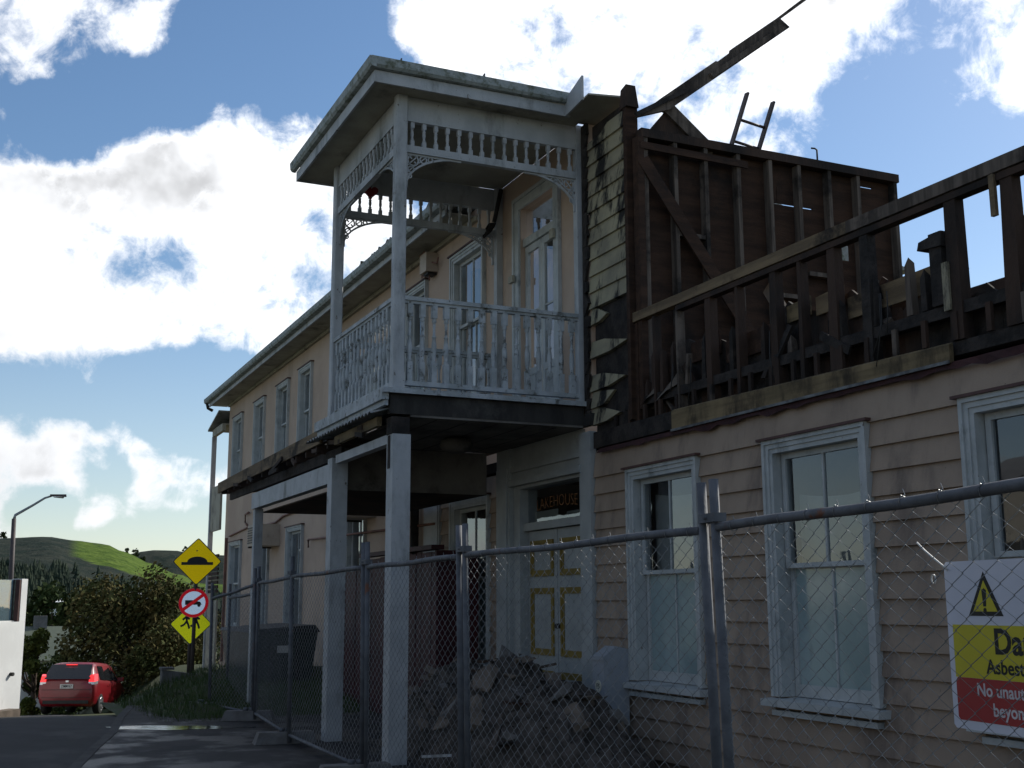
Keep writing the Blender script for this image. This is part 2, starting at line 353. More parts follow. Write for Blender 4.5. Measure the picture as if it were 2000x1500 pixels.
def text_mesh(body, size, m, name, parent, origin, xdir, ydir, extrude=.002, align='CENTER', squeeze=1.0, bold=0.0, arch=None):
    cu = bpy.data.curves.new('lettering', 'FONT'); cu.body = body; cu.size = size; cu.align_x = align; cu.extrude = extrude
    cu.offset = bold; cu.resolution_u = 3
    t = bpy.data.objects.new('lettering_tmp', cu); col.objects.link(t)
    bpy.context.view_layer.update()
    me = bpy.data.meshes.new_from_object(t.evaluated_get(bpy.context.evaluated_depsgraph_get()))
    bpy.data.objects.remove(t); bpy.data.curves.remove(cu)
    X = Vector(xdir).normalized(); Y = Vector(ydir).normalized(); Z = X.cross(Y)
    for v in me.vertices:
        a, b, c = v.co; a *= squeeze
        if arch: b += arch(a)
        v.co = X * a + Y * b + Z * c
    me.materials.clear(); me.materials.append(M[m]); me.name = name
    return link(name, me, origin, parent)
def wall_cells(mb, x0, x1, z0, z1, y0, y1, holes):
    xs = sorted({x0, x1, *[min(max(v, x0), x1) for h in holes for v in h[:2]]})
    zs = sorted({z0, z1, *[min(max(v, z0), z1) for h in holes for v in h[2:]]})
    for i in range(len(xs) - 1):
        run = None
        for k in range(len(zs) - 1):
            cx, cz = (xs[i] + xs[i + 1]) / 2, (zs[k] + zs[k + 1]) / 2
            solid = not any(h[0] < cx < h[1] and h[2] < cz < h[3] for h in holes)
            if solid: run = [zs[k], zs[k + 1]] if run is None else [run[0], zs[k + 1]]
            if run and (not solid or k == len(zs) - 2):
                mb.box(xs[i], xs[i + 1], y0, y1, run[0], run[1]); run = None
    return mb
def sstep(a, b, x):
    t = min(max((x - a) / (b - a), 0), 1); return t * t * (3 - 2 * t)

# ------------------------------------------------------------------ the setting: ground, road, pavement, kerb, hills
def drop(s):
    if s <= 0: return 0
    if s < 22: return -.078 * s * sstep(-1.5, 4, s)
    if s < 45: return -1.716 - .10 * (s - 22)
    return -4.016 - 3.2 * sstep(45, 220, s)
def gz(x, y):
    k = sstep(4.4, 5.6, y) * (1 - sstep(14, 20, y))
    return drop(-x - 19.5) * (1 - k) + drop(-x - 36.0) * k
def grid(xs, ys, fz, name, m):
    v = [(x, y, fz(x, y)) for x in xs for y in ys]; ny = len(ys)
    f = [(i * ny + j, i * ny + j + 1, (i + 1) * ny + j + 1, (i + 1) * ny + j) for i in range(len(xs) - 1) for j in range(ny - 1)]
    mb = MB(); mb.add(v, f, True); return mb.build(name, m, None, True, o=(0, 0, 0))
gx = [80, 40, 20, 8, 0, -6, -12, -16] + [-18 - .75 * i for i in range(40)] + [-50, -56, -64, -75, -90, -110, -140, -180, -240, -320, -430, -600, -850, -1200, -1700, -2400, -3600]
gy = [-2400, -1200, -600, -300, -150, -80, -40, -20, -12, -8, -5, -2, 0, 1, 2, 2.6, 3.2, 3.6, 4, 4.4, 4.8, 6, 9, 14, 16, 18, 20, 26, 40, 70, 120, 220, 420, 800, 1500, 2600]
struct(grid(gx, gy, lambda x, y: gz(x, y) - .14, 'ground', 'valley'))
KERB = [(60, -4.2), (20, -3.0), (5, -1.7), (-4, -.6), (-9, .35), (-13, 1.0), (-16.4, 1.75), (-19, 2.15), (-20.4, 2.45)]
def kerb_y(x):
    for (a, b), (c, d) in zip(KERB, KERB[1:]):
        if c <= x <= a: return b + (d - b) * (a - x) / (a - c)
    return KERB[-1][1] + .02 * (-20.4 - x)
# road
rx = [60, 40, 20, 8, 2, -4, -9, -13, -16.4, -18] + [-19.0 - .75 * i for i in range(50)]
v = []; f = []
for i, x in enumerate(rx):
    for j in range(6):
        t = j / 5; y1 = min(kerb_y(x), 3.1) - .02; y = -6.5 + (y1 + 6.5) * t
        v.append((x, y, gz(x, y) - .125 + .03 * math.sin(math.pi * t) * (1 if x > -19 else 1)))
for i in range(len(rx) - 1):
    for j in range(5): f.append((i * 6 + j, i * 6 + j + 1, (i + 1) * 6 + j + 1, (i + 1) * 6 + j))
mb = MB(); mb.add(v, f, True); struct(mb.build('road', 'asphalt', None, True))
# pavement slab between the kerb and the building
px = [60, 40, 20, 8, 2, -4, -6.5, -9, -11, -13, -15, -16.4, -17.6, -19, -20.4]
v = []; f = []
for x in px:
    a = kerb_y(x) + .13
    for j in range(5): v.append((x, a + (6.6 - a) * j / 4, .0))
for i in range(len(px) - 1):
    for j in range(4): f.append((i * 5 + j, i * 5 + j + 1, (i + 1) * 5 + j + 1, (i + 1) * 5 + j))
mb = MB(); mb.add(v, f); struct(mb.build('pavement', 'pavement', None, True))
kb = MB()
ks = [60 - 2.01 * i for i in range(41)]
for a, b in zip(ks, ks[1:]):
    if b < -20.5: break
    ya, yb = kerb_y(a), kerb_y(b)
    kb.hexa([(a - .006, ya, -.16), (a - .006, ya + .13, -.16), (a - .006, ya + .13, .006), (a - .006, ya + .012, .006)],
            [(b + .006, yb, -.16), (b + .006, yb + .13, -.16), (b + .006, yb + .13, .006), (b + .006, yb + .012, .006)])
struct(kb.build('kerb', 'kerb', None, True))
# puddle lying along the kerb edge
pts = []
for k in range(40):
    t = 2 * math.pi * k / 40; r = 1 + .13 * math.sin(3 * t + 1) + .09 * math.sin(7 * t) + .05 * math.sin(13 * t + 2)
    a, b = .92 * r * math.cos(t), .27 * r * math.sin(t)
    pts.append((-16.55 + a * .42 - b * .9, 2.62 + a * .9 + b * .42))
mb = MB(); mb.add([(x, y, .004) for x, y in pts], [tuple(range(40))]); struct(mb.build('puddle', 'puddle', None, True))

# hills beyond the valley
def hill(name, prof, r0, r1, r2, m, seed):
    rnd = random.Random(seed); mb = MB(); N = 140; Kk = 26
    a0, a1 = prof[0][0], prof[-1][0]
    ph = [rnd.uniform(0, 6) for _ in range(8)]
    for i in range(N + 1):
        a = a0 + (a1 - a0) * i / N
        for (p, q), (r_, s_) in zip(prof, prof[1:]):
            if p <= a <= r_: H = q + (s_ - q) * sstep(p, r_, a)
        for k in range(Kk + 1):
            t = k / Kk
            r = r0 + (r1 - r0) * t / .7 if t < .7 else r1 + (r2 - r1) * (t - .7) / .3
            e = sstep(0, .7, t) if t < .7 else 1 - .75 * sstep(.7, 1, t)
            w = sum(math.sin(a * fr + ph[j] + t * (3 + j)) / (1 + j) for j, fr in enumerate((22, 41, 75, 130)))
            h = -8 + (H + 8) * e + (3.5 * w + rnd.uniform(-.8, .8)) * math.sin(math.pi * min(t / .7, 1)) * (1 if t < .7 else 0)
            mb.v.append((-r * math.cos(a), r * math.sin(a), h))
    for i in range(N):
        for k in range(Kk):
            mb.f.append((i * (Kk + 1) + k, (i + 1) * (Kk + 1) + k, (i + 1) * (Kk + 1) + k + 1, i * (Kk + 1) + k + 1)); mb.sm.append(True)
    return struct(mb.build(name, m, None, True, o=(0, 0, 0)))
# land cover: bush and pasture with their own outlines
def hillmat(name, past):
    m = bpy.data.materials.new(name); m.use_nodes = True
    t = m.node_tree; b = t.nodes['Principled BSDF']; L = t.links.new
    b.inputs['Roughness'].default_value = 1; b.inputs['Specular IOR Level'].default_value = .05
    g = t.nodes.new('ShaderNodeNewGeometry')
    def nz(s, d=6):
        n = t.nodes.new('ShaderNodeTexNoise'); n.inputs['Scale'].default_value = s; n.inputs['Detail'].default_value = d; n.inputs['Roughness'].default_value = .7
        L(g.outputs['Position'], n.inputs['Vector']); return n.outputs[0]
    def mr(v, a, bb):
        x = t.nodes.new('ShaderNodeMapRange'); x.interpolation_type = 'SMOOTHSTEP'; L(v, x.inputs[0]); x.inputs[1].default_value = a; x.inputs[2].default_value = bb; return x.outputs[0]
    def mix(f_, a, bb):
        x = t.nodes.new('ShaderNodeMix'); x.data_type = 'RGBA'; L(f_, x.inputs[0])
        for i, v in ((6, a), (7, bb)):
            if hasattr(v, 'links'): L(v, x.inputs[i])
            else: x.inputs[i].default_value = (*v, 1)
        return x.outputs[2]
    bush = mix(mr(nz(.035), .4, .6), (.018, .028, .022), (.038, .044, .034))
    if past:
        gr = mix(mr(nz(.05, 9), .40, .62), (.055, .095, .016), (.105, .155, .028))
        sp = t.nodes.new('ShaderNodeSeparateXYZ'); L(g.outputs['Position'], sp.inputs[0])
        # pasture: a band running down the spur (azimuth grows to the right, band descends)
        at = t.nodes.new('ShaderNodeMath'); at.operation = 'ARCTAN2'
        ng = t.nodes.new('ShaderNodeMath'); ng.operation = 'MULTIPLY'; L(sp.outputs[0], ng.inputs[0]); ng.inputs[1].default_value = -1
        L(sp.outputs[1], at.inputs[0]); L(ng.outputs[0], at.inputs[1])
        ln = t.nodes.new('ShaderNodeMath'); ln.operation = 'MULTIPLY_ADD'; L(at.outputs[0], ln.inputs[0]); ln.inputs[1].default_value = past[0]; ln.inputs[2].default_value = past[1]
        df = t.nodes.new('ShaderNodeMath'); df.operation = 'SUBTRACT'; L(sp.outputs[2], df.inputs[0]); L(ln.outputs[0], df.inputs[1])
        wn = t.nodes.new('ShaderNodeMath'); wn.operation = 'MULTIPLY_ADD'; L(nz(.006, 4), wn.inputs[0]); wn.inputs[1].default_value = 60; wn.inputs[2].default_value = -30
        d2 = t.nodes.new('ShaderNodeMath'); d2.operation = 'ADD'; L(df.outputs[0], d2.inputs[0]); L(wn.outputs[0], d2.inputs[1])
        ab = t.nodes.new('ShaderNodeMath'); ab.operation = 'ABSOLUTE'; L(d2.outputs[0], ab.inputs[0])
        inv = mr(ab.outputs[0], past[2], past[2] - 6)
        rt = mr(at.outputs[0], past[3], past[3] + .012)
        mu = t.nodes.new('ShaderNodeMath'); mu.operation = 'MULTIPLY'; L(inv, mu.inputs[0]); L(rt, mu.inputs[1])
        cl = mr(nz(.018, 8), .66, .62)
        m2 = t.nodes.new('ShaderNodeMath'); m2.operation = 'MULTIPLY'; L(mu.outputs[0], m2.inputs[0]); L(cl, m2.inputs[1])
        bush = mix(m2.outputs[0], bush, gr)
    L(bush, b.inputs['Base Color'])
    bp = t.nodes.new('ShaderNodeBump'); bp.inputs['Strength'].default_value = 1; bp.inputs['Distance'].default_value = 6
    L(nz(.06), bp.inputs['Height']); L(bp.outputs[0], b.inputs['Normal'])
    M[name] = m
hillmat('hill_cover', (-420, 101, 20, .068)); hillmat('far_cover', None)
hill('hill', [(-.5, 60), (-.1, 84), (.0176, 88), (.055, 91), (.076, 87), (.095, 83), (.114, 71), (.13, 58), (.153, 42), (.175, 28), (.25, 12), (.5, 6)], 900, 1750, 2300, 'hill_cover', 3)
hill('far_ridge', [(-.6, 60), (.0, 60), (.10, 80), (.118, 100), (.13, 107), (.15, 107), (.165, 101), (.19, 98), (.24, 90), (.34, 75), (.7, 55)], 2000, 2500, 3200, 'far_cover', 9)

# ------------------------------------------------------------------ the burnt hotel
FY = 6.3
H = thing('burnt_hotel', (-20, FY, 0), 'two-storey beige timber hotel with white balcony and burnt-out open upper end', 'hotel')
def sash_window(x0, x1, z0, z1, mats=('window_paint', 'glass', 'frosted'), pale_backing=None, arch=.115, sill=True, open_top=False, muntin=True, lowerblind=True):
    """x0..x1, z0..z1: outer edges of the architrave, z0 = top of the sill"""
    wp, gt, gl = mats
    mb = MB(); Y = FY
    # moulded architrave: three stepped strips each side and over the head
    for k, (a, b, pr) in enumerate(((0, .035, .062), (.035, .075, .045), (.075, arch, .032))):
        mb.box(x0 + a, x0 + b, Y - pr, Y + .02, z0, z1 - a)
        mb.box(x1 - b, x1 - a, Y - pr, Y + .02, z0, z1 - a)
        mb.box(x0 + b, x1 - b, Y - pr, Y + .02, z1 - b, z1 - a)
    # jamb linings going back into the wall
    i0, i1, it = x0 + arch, x1 - arch, z1 - arch
    mb.box(i0 - .02, i0, Y + .02, Y + .16, z0, it); mb.box(i1, i1 + .02, Y + .02, Y + .16, z0, it)
    mb.box(i0, i1, Y + .02, Y + .16, it, it + .02)
    w = mb.build('window', wp, H)
    hc = MB().box(x0 - .045, x1 + .045, Y - .085, Y - .001, z1, z1 + .022); hc.build('head_cap', 'brown_trim' if sill else wp, w)
    if sill:
        s_ = MB(); s_.hexa([(x0 - .06, Y - .13, z0 - .075), (x0 - .06, Y + .16, z0 - .075), (x0 - .06, Y + .16, z0 - .001), (x0 - .06, Y - .13, z0 - .02)],
                           [(x1 + .06, Y - .13, z0 - .075), (x1 + .06, Y + .16, z0 - .075), (x1 + .06, Y + .16, z0 - .001), (x1 + .06, Y - .13, z0 - .02)])
        s_.build('sill', wp, w)
        MB().box(x0 + .02, x1 - .02, Y - .075, Y - .001, z0 - .15, z0 - .105).build('apron', wp, w)
    zm = z0 + (it - z0) * .52
    def sash(a, b, y, bot):
        st = .05; m2 = MB()
        m2.box(i0 + .012, i0 + .012 + st, y, y + .04, a, b); m2.box(i1 - .012 - st, i1 - .012, y, y + .04, a, b)
        m2.box(i0 + .012 + st, i1 - .012 - st, y, y + .04, b - .05, b)
        m2.box(i0 + .012 + st, i1 - .012 - st, y, y + .04, a, a + bot)
        xm = (i0 + i1) / 2
        if muntin: m2.box(xm - .011, xm + .011, y + .006, y + .034, a + bot, b - .05)
        s2 = m2.build('sash', wp, w)
        L = [(i0 + .012 + st, xm - .011), (xm + .011, i1 - .012 - st)] if muntin else [(i0 + .012 + st, i1 - .012 - st)]
        return [(p, q, y + .02, a + bot, b - .05) for p, q in L]
    up = sash(zm, it - .002, Y + .055, .04); lo = sash(z0 + .002, zm + .04, Y + .100, .10)
    for p, q, y, a, b in up:
        MB().add([(p, y, a), (q, y, a), (q, y, b), (p, y, b)], [(0, 1, 2, 3)]).build('pane', gt, w)
    for p, q, y, a, b in lo:
        MB().add([(p, y, a), (q, y, a), (q, y, b), (p, y, b)], [(0, 1, 2, 3)]).build('pane', gl, w)
    if pale_backing:
        m3 = MB(); n = 14; a, b = pale_backing  # reflected parapet across the street, shaped as a pale sheet behind downstairs panes
        for k in range(n + 1):
            x = i0 + (i1 - i0) * k / n; yy = Y + .24 + .012 * math.sin(k * 1.7)
            m3.v += [(x, yy, a), (x, yy, b - .05 * math.sin(math.pi * k / n))]
        for k in range(n): m3.f.append((2 * k, 2 * k + 2, 2 * k + 3, 2 * k + 1)); m3.sm.append(True)
        m3.build('pale_backing', 'pale_backing', w)
    return w
LOW = [(-16.0, -14.6, .83, 3.03), (-10.9, -9.55, .82, 2.98), (-8.5, -7.17, .82, 2.98), (-6.2, -4.95, .82, 3.0)]
sash_window(*LOW[0], pale_backing=(1.75, 2.66)); sash_window(*LOW[1], pale_backing=(1.8, 2.72)); sash_window(*LOW[2], pale_backing=(1.8, 2.52)); sash_window(*LOW[3], mats=('window_paint', 'glass', 'glass'))
UP = [(-32.2, -31.05, 4.72, 6.56), (-29.58, -28.45, 4.72, 6.58), (-27.15, -26.05, 4.72, 6.6), (-25.1, -24.05, 4.72, 6.62), (-22.3, -21.15, 4.72, 6.62), (-18.1, -17.1, 4.72, 6.64), (-16.05, -14.78, 4.5, 6.7)]
for w_ in UP[:5]: sash_window(*w_, mats=('window_paint', 'glass', 'glass'), arch=.10)
sash_window(*UP[5], mats=('window_paint', 'glass', 'frosted'), arch=.10); sash_window(*UP[6], mats=('window_paint', 'glass', 'glass'), pale_backing=(4.6, 6.5), arch=.12)
LL = [(-32.05, -30.64, 1.02, 3.2), (-28.75, -27.55, 1.02, 3.2), (-25.82, -24.46, 1.02, 3.23), (-21.3, -20.1, 1.02, 3.23)]
for w_ in LL: sash_window(*w_, mats=('window_paint', 'glass', 'glass'), arch=.10, sill=True)

DOOR = (-13.69, -12.05, .12, 3.02)          # entrance opening with the transom light
UDOOR = (-13.62, -12.62, 3.9, 6.72)         # balcony door opening
def hole(w_, a=.1): return (w_[0] + a - .01, w_[1] - a + .01, w_[2] - .07, w_[3] - a + .01)
# rendered wall of the left wing (both storeys) and the wall behind the balcony
mb = MB()
wall_cells(mb, -33.0, -16.45, -.6, 7.05, FY + .001, FY + .18, [hole(w_) for w_ in UP[:6]] + [hole(w_) for w_ in LL])
wall_cells(mb, -16.45, -11.72, 3.62, 7.2, FY + .001, FY + .18, [hole(UP[6]), UDOOR])
sw = mb.build('rendered_wall', 'stucco', H)
box('base_stain_strip', 'stucco', sw, -33.02, -16.5, FY - .012, FY - .001, -.6, .12)
box('corner_pipe', 'pipe_copper', sw, -32.62, -32.55, FY - .07, FY - .002, .1, 3.35)
# end wall, back wall and inner walls make closed dark rooms
ew = MB(); ew.box(-33.0, -32.82, FY + .19, 14, -.6, 7.05); ew.box(-32.8, -4.4, 13.82, 14, -.6, 3.5); ew.box(-32.8, -16.0, 13.82, 14, 3.52, 7.05)
ew.box(-16.2, -16.05, FY + .19, 13.8, .02, 7.05); ew.box(-4.6, -4.4, FY + .2, 13.8, -.6, 3.3); ew.build('side_and_back_wall', 'stucco', H)
fl = MB(); fl.box(-32.8, -16.25, FY + .19, 13.8, 3.5, 3.62); fl.box(-16.03, -4.62, FY + .19, 13.8, 3.36, 3.5); fl.build('upper_floor', 'char_brown', H)
box('ground_floor', 'interior', H, -32.8, -4.65, FY + .19, 13.8, -.05, .05)
box('inner_partition', 'interior', H, -16.03, -4.65, 8.6, 8.7, .06, 3.35)
# roof of the left wing: low hip of corrugated iron above a boxed eave
rf = MB()
e0, e1, b0, b1, zr, zt = -33.5, -15.2, 5.72, 14.5, 7.22, 8.55
rf.add([(e0, b0, zr), (e1, b0, zr), (e1, b1, zr), (e0, b1, zr), (e0 + 4, (b0 + b1) / 2, zt), (e1, (b0 + b1) / 2, zt)],
       [(0, 1, 5, 4), (2, 3, 4, 5), (3, 0, 4), (1, 2, 5), (3, 2, 1, 0)])
roof = rf.build('roof', 'iron_roof', H)
box('soffit', 'cream_dark', roof, -33.4, -15.1, 5.84, FY - .001, 7.06, 7.075)
box('fascia', 'white_paint', roof, -33.4, -15.1, 5.80, 5.83, 7.03, 7.2)
g_ = MB()
gp = [(5.795, 7.12), (5.70, 7.13), (5.675, 7.17), (5.67, 7.25), (5.685, 7.25), (5.70, 7.2), (5.795, 7.2)]
g_.prism(gp, lambda a, b, d: (d, a, b), -33.55, -15.1); g_.build('gutter', 'mossy_gutter', roof, True)
MB().prism([(5.99, 7.0), (6.297, 6.99), (6.297, 7.055), (5.99, 7.055)][::-1], lambda a, b, d: (d, a + .24, b), -32.98, -15.0) if 0 else None
box('scotia_mould', 'cream_dark', roof, -32.98, -15.0, 6.24, 6.298, 6.99, 7.057)
mb = MB()
for k in range(34):      # broken and lifted bits of iron along the edge by the balcony
    x = -19.6 + k * .135; z = 7.25 + random.uniform(0, .07)
    mb.hexa([(x, 5.72, z - .03), (x, 5.9, z + .02), (x, 5.9, z + .03), (x, 5.72, z - .02)],
            [(x + .11, 5.72 + random.uniform(-.03, .03), z + random.uniform(-.03, .03)), (x + .11, 5.9, z + .02), (x + .11, 5.9, z + .03), (x + .11, 5.72, z + random.uniform(0, .05))])
mb.build('torn_iron_edge', 'iron_roof', roof)
MB().tube([(-33.4, 5.73, 7.15), (-33.45, 5.78, 7.0), (-33.4, 5.9, 6.93)], .045, 8).build('downpipe_stub', 'black_iron', roof)
# timber side porch on the far end wall
sp_ = MB(); sp_.box(-34.5, -33.02, 6.12, 6.22, 6.33, 6.5); sp_.box(-34.5, -33.02, 6.12, 8.5, 6.5, 6.54);
spo = sp_.build('side_porch', 'cream_dark', H)
box('balustrade_panel', 'cream_dark', spo, -34.37, -33.02, 6.14, 6.2, 3.6, 4.85)
for y in (6.17, 8.4):
    box('post', 'white_paint', spo, -34.5, -34.38, y - .06, y + .06, -1.0, 6.33)
MB().hexa([(-34.6, 6.0, 6.5), (-33.02, 6.0, 6.85), (-33.02, 6.0, 6.9), (-34.6, 6.0, 6.55)], [(-34.6, 8.6, 6.5), (-33.02, 8.6, 6.85), (-33.02, 8.6, 6.9), (-34.6, 8.6, 6.55)]).build('lean_to_roof', 'iron_roof', spo)
for k in range(9): box('louvre', 'char_brown', spo, -34.36, -33.05, 6.15, 6.19, 1.9 + k * .12, 1.98 + k * .12)
box('lower_panel', 'cream_dark', spo, -34.36, -33.05, 6.15, 6.2, -.8, 1.7)

# ---- ground floor of the burnt end: sheathing with lapped weatherboards
SP = .1923
mb = MB()
holesR = [hole(w_, .115) for w_ in LOW] + [(-14.26, -11.7, .05, 3.4)]
wall_cells(mb, -16.44, -4.4, -.1, 3.28, FY + .03, FY + .16, holesR)
wb = mb.build('weatherboard_wall', 'beige_board', H)
def board(x0, x1, zb, h=SP, name='weatherboard', m='beige_board', par=None, prf=.03, top=None):
    t = top if top else (lambda x: zb + h + .012)
    mbb = MB()
    mbb.hexa([(x0, FY - prf, zb), (x0, FY + .028, zb), (x0, FY + .028, t(x0)), (x0, FY + .004, t(x0))],
             [(x1, FY - prf, zb), (x1, FY + .028, zb), (x1, FY + .028, t(x1)), (x1, FY + .004, t(x1))])
    return mbb.build(name, m, par or wb)
gaps = sorted([(w_[0] - .001, w_[1] + .001, w_[2] - .155, w_[3] + .024) for w_ in LOW] + [(-14.29, -11.66, 0, 3.6)])
row = 0
for k in range(16):
    zb = 2.97 - SP * (k - 1) if k else 2.97 + SP * .0
    zb = 2.97 - SP * k
    if zb < .02: break
    x = -16.43
    hh = SP if k else .27
    cuts = [g for g in gaps if g[2] < zb + hh * .5 and g[3] > zb + hh * .5]
    edges = [-16.43]
    for g in cuts: edges += [g[0], g[1]]
    edges.append(-4.4)
    for a, b in zip(edges[::2], edges[1::2]):
        if b - a < .02: continue
        j = [a]
        if b - a > 2.5 or (k % 4 == 1 and b - a > 1.2): j.append(a + (b - a) * random.uniform(.35, .65))
        j.append(b)
        for p, q in zip(j, j[1:]):
            if k == 0:
                ph = random.random()
                board(p + .001, q - .001, zb, .27, top=lambda xx: 2.97 + .262 + .02 * math.sin(xx * 2.1 + 1))
            else:
                board(p + .001, q - .001, zb + random.uniform(-.002, .002))
box('corner_stop', 'white_paint', wb, -16.47, -16.43, FY - .05, FY + .03, .0, 3.3)
# ---- entrance: pilasters, entablature, transom light with lettering, two panelled doors
en = MB()
en.box(-14.28, -13.88, FY - .06, FY + .02, .02, 3.56); en.box(-11.93, -11.67, FY - .06, FY + .02, .02, 3.5)
en.box(-14.24, -13.93, FY - .085, FY - .061, .02, 3.3)
en.box(-13.88, -11.93, FY - .02, FY + .02, 3.06, 3.5); en.box(-13.9, -11.91, FY - .075, FY - .021, 3.06, 3.14); en.box(-13.9, -11.91, FY - .05, FY - .021, 3.24, 3.30)
en.box(-13.88, -13.69, FY + .0, FY + .25, .02, 3.06); en.box(-12.05, -11.93, FY + .0, FY + .25, .02, 3.06)
en.box(-13.69, -12.05, FY + .0, FY + .25, 3.02, 3.06); en.box(-13.69, -12.05, FY + .05, FY + .25, 2.49, 2.585)
ent = en.build('entrance', 'door_white', H)
box('dark_head_strip', 'beam_dark', ent, -14.3, -11.64, FY - .068, FY - .001, 3.565, 3.70)  # dark strip covering the pale wall edge above the pilasters
box('frieze_strip', 'door_white', ent, -13.88, -11.93, FY - .02, FY + .02, 3.501, 3.56)
box('door_step', 'concrete', ent, -14.2, -11.75, FY - .32, FY + .2, 0.003, .11)
MB().add([(-13.69, FY + .12, 2.585), (-12.05, FY + .12, 2.585), (-12.05, FY + .12, 3.02), (-13.69, FY + .12, 3.02)], [(0, 1, 2, 3)]).build('transom_pane', 'glass', ent)
text_mesh('LAKEHOUSE', .20, 'gold_letter', 'lettering', ent, (-12.87, FY + .112, 2.70), (1, 0, 0), (0, 0, 1), .001, bold=-.003, squeeze=1.02, arch=lambda a: .05 - .085 * a * a)
box('paper_notice', 'pale_backing', ent, -13.5, -12.85, FY + .124, FY + .128, 2.59, 2.72)
box('paper_notice', 'pale_backing', ent, -12.62, -12.1, FY + .124, FY + .128, 2.59, 2.67)
xm = -12.87
for (a, b) in ((-13.685, xm - .008), (xm + .008, -12.055)):
    lf = box('door_leaf', 'door_white', ent, a, b, FY + .12, FY + .17, .12, 2.48)
    for (z0, z1) in ((1.92, 2.36), (.98, 1.78), (.30, .80)):
        m2 = MB(); p, q = a + .09, b - .09; w_ = .075
        for st, pr in ((0, .022), (.035, .012)):
            e = .035 if st == 0 else w_ - .035
            m2.box(p + st, p + st + e, FY + .12 - pr, FY + .119, z0 + st, z1 - st); m2.box(q - st - e, q - st, FY + .12 - pr, FY + .119, z0 + st, z1 - st)
            m2.box(p + st + e, q - st - e, FY + .12 - pr, FY + .119, z1 - st - e, z1 - st); m2.box(p + st + e, q - st - e, FY + .12 - pr, FY + .119, z0 + st, z0 + st + e)
        m2.build('panel_moulding', 'yellow_paint', lf)
MB().tube([(xm + .05, FY + .12, 1.33), (xm + .05, FY + .06, 1.33)], .03, 8).build('door_knob', 'black_iron', ent)
box('cover_strip', 'black_iron', ent, xm - .007, xm + .007, FY + .13, FY + .15, .12, 2.48)

# ---- balcony over the entrance
BX0, BX1, BY = -14.32, -11.89, 4.03
bd = MB(); bd.box(BX0 - .1, BX1 + .12, BY - .12, FY - .001, 3.80, 3.85)
bal = bd.build('balcony', 'white_paint_old', H)
# moulded front edge, corrugated iron under it, burnt side beam
e_ = MB(); e_.box(BX0 - .18, BX1 + .10, BY - .20, BY - .121, 3.72, 3.835); e_.box(BX0 - .16, BX1 + .08, BY - .165, BY - .121, 3.66, 3.718)
e_.box(BX1 + .121, BX1 + .15, BY - .2, FY - .03, 3.79, 3.845)
e_.build('edge_moulding', 'white_paint_old', bal)
mb = MB(); n = 44
for k in range(n + 1):
    x = BX0 - .2 + (BX1 - BX0 + .25) * k / n; w_ = .016 * math.sin(k * math.pi / 1.0 + .5 * (k % 2) * math.pi)
    zz = 3.60 + (.018 if k % 2 else -.012) + random.uniform(-.006, .006)
    mb.v += [(x, BY - .30, zz - .02), (x, BY + .3, zz + .14)]
for k in range(n): mb.f.append((2 * k, 2 * k + 2, 2 * k + 3, 2 * k + 1)); mb.sm.append(False)
mb.build('corrugated_edge', 'iron_roof', bal)
MB().beam((BX0 + .7, BY - .16, 3.50), (BX1 - .15, BY - .14, 3.52), .05, .10).build('raw_timber', 'pale_wood', bal)
box('side_beam', 'beam_dark', bal, BX1 + .0, BX1 + .09, BY - .1, FY - .06, 3.575, 3.788)
box('burnt_bearer', 'char', bal, BX1 - .09, BX1 + .085, BY - .08, BY + .12, 3.361, 3.545)
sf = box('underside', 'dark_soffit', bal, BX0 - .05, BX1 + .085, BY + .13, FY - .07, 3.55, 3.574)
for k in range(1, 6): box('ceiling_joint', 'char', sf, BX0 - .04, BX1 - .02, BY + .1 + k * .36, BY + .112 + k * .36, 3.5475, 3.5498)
# turned posts, balusters, rails
def post(x, y, s=.13, z0=3.85, z1=7.2):
    m2 = MB(); h = s / 2
    ch = [(-h, -h + .014), (-h + .014, -h), (h - .014, -h), (h, -h + .014), (h, h - .014), (h - .014, h), (-h + .014, h), (-h, h - .014)]
    m2.box(x - h, x + h, y - h, y + h, z0, z0 + .18)
    m2.prism(ch, lambda a, b, d: (x + a, y + b, d), z0 + .18, z1)
    return m2.build('post', 'white_paint', bal, True)
post(BX1, BY); post(BX0, BY)
box('half_post', 'white_paint', bal, BX1 - .05, BX1 + .05, FY - .09, FY - .002, 3.85, 7.2)
box('half_post', 'white_paint', bal, BX0 - .05 + .07, BX0 + .05 + .07, FY - .09, FY - .002, 3.85, 7.2)
bb = MB(); z = 0
bb.box(-.029, .029, -.029, .029, 0, .22)
bb.lathe([(.029, .22), (.020, .232), (.027, .242), (.018, .256), (.026, .30), (.031, .37), (.027, .44), (.017, .50), (.026, .512), (.026, .522), (.016, .534), (.014, .60), (.019, .66), (.014, .672), (.024, .685), (.028, .70), (.020, .715), (.029, .73)], n=9)
bb.box(-.029, .029, -.029, .029, .73, .875)
bme = bb.mesh('baluster'); bme.materials.append(M['white_paint_old'])
ss = MB(); ss.box(-.022, .022, -.022, .022, 0, .075)
ss.lathe([(.022, .075), (.015, .085), (.022, .097), (.013, .115), (.021, .16), (.017, .2), (.022, .212), (.013, .225), (.022, .24)], n=8); ss.box(-.022, .022, -.022, .022, .24, .315)
sme = ss.mesh('spindle'); sme.materials.append(M['white_paint'])
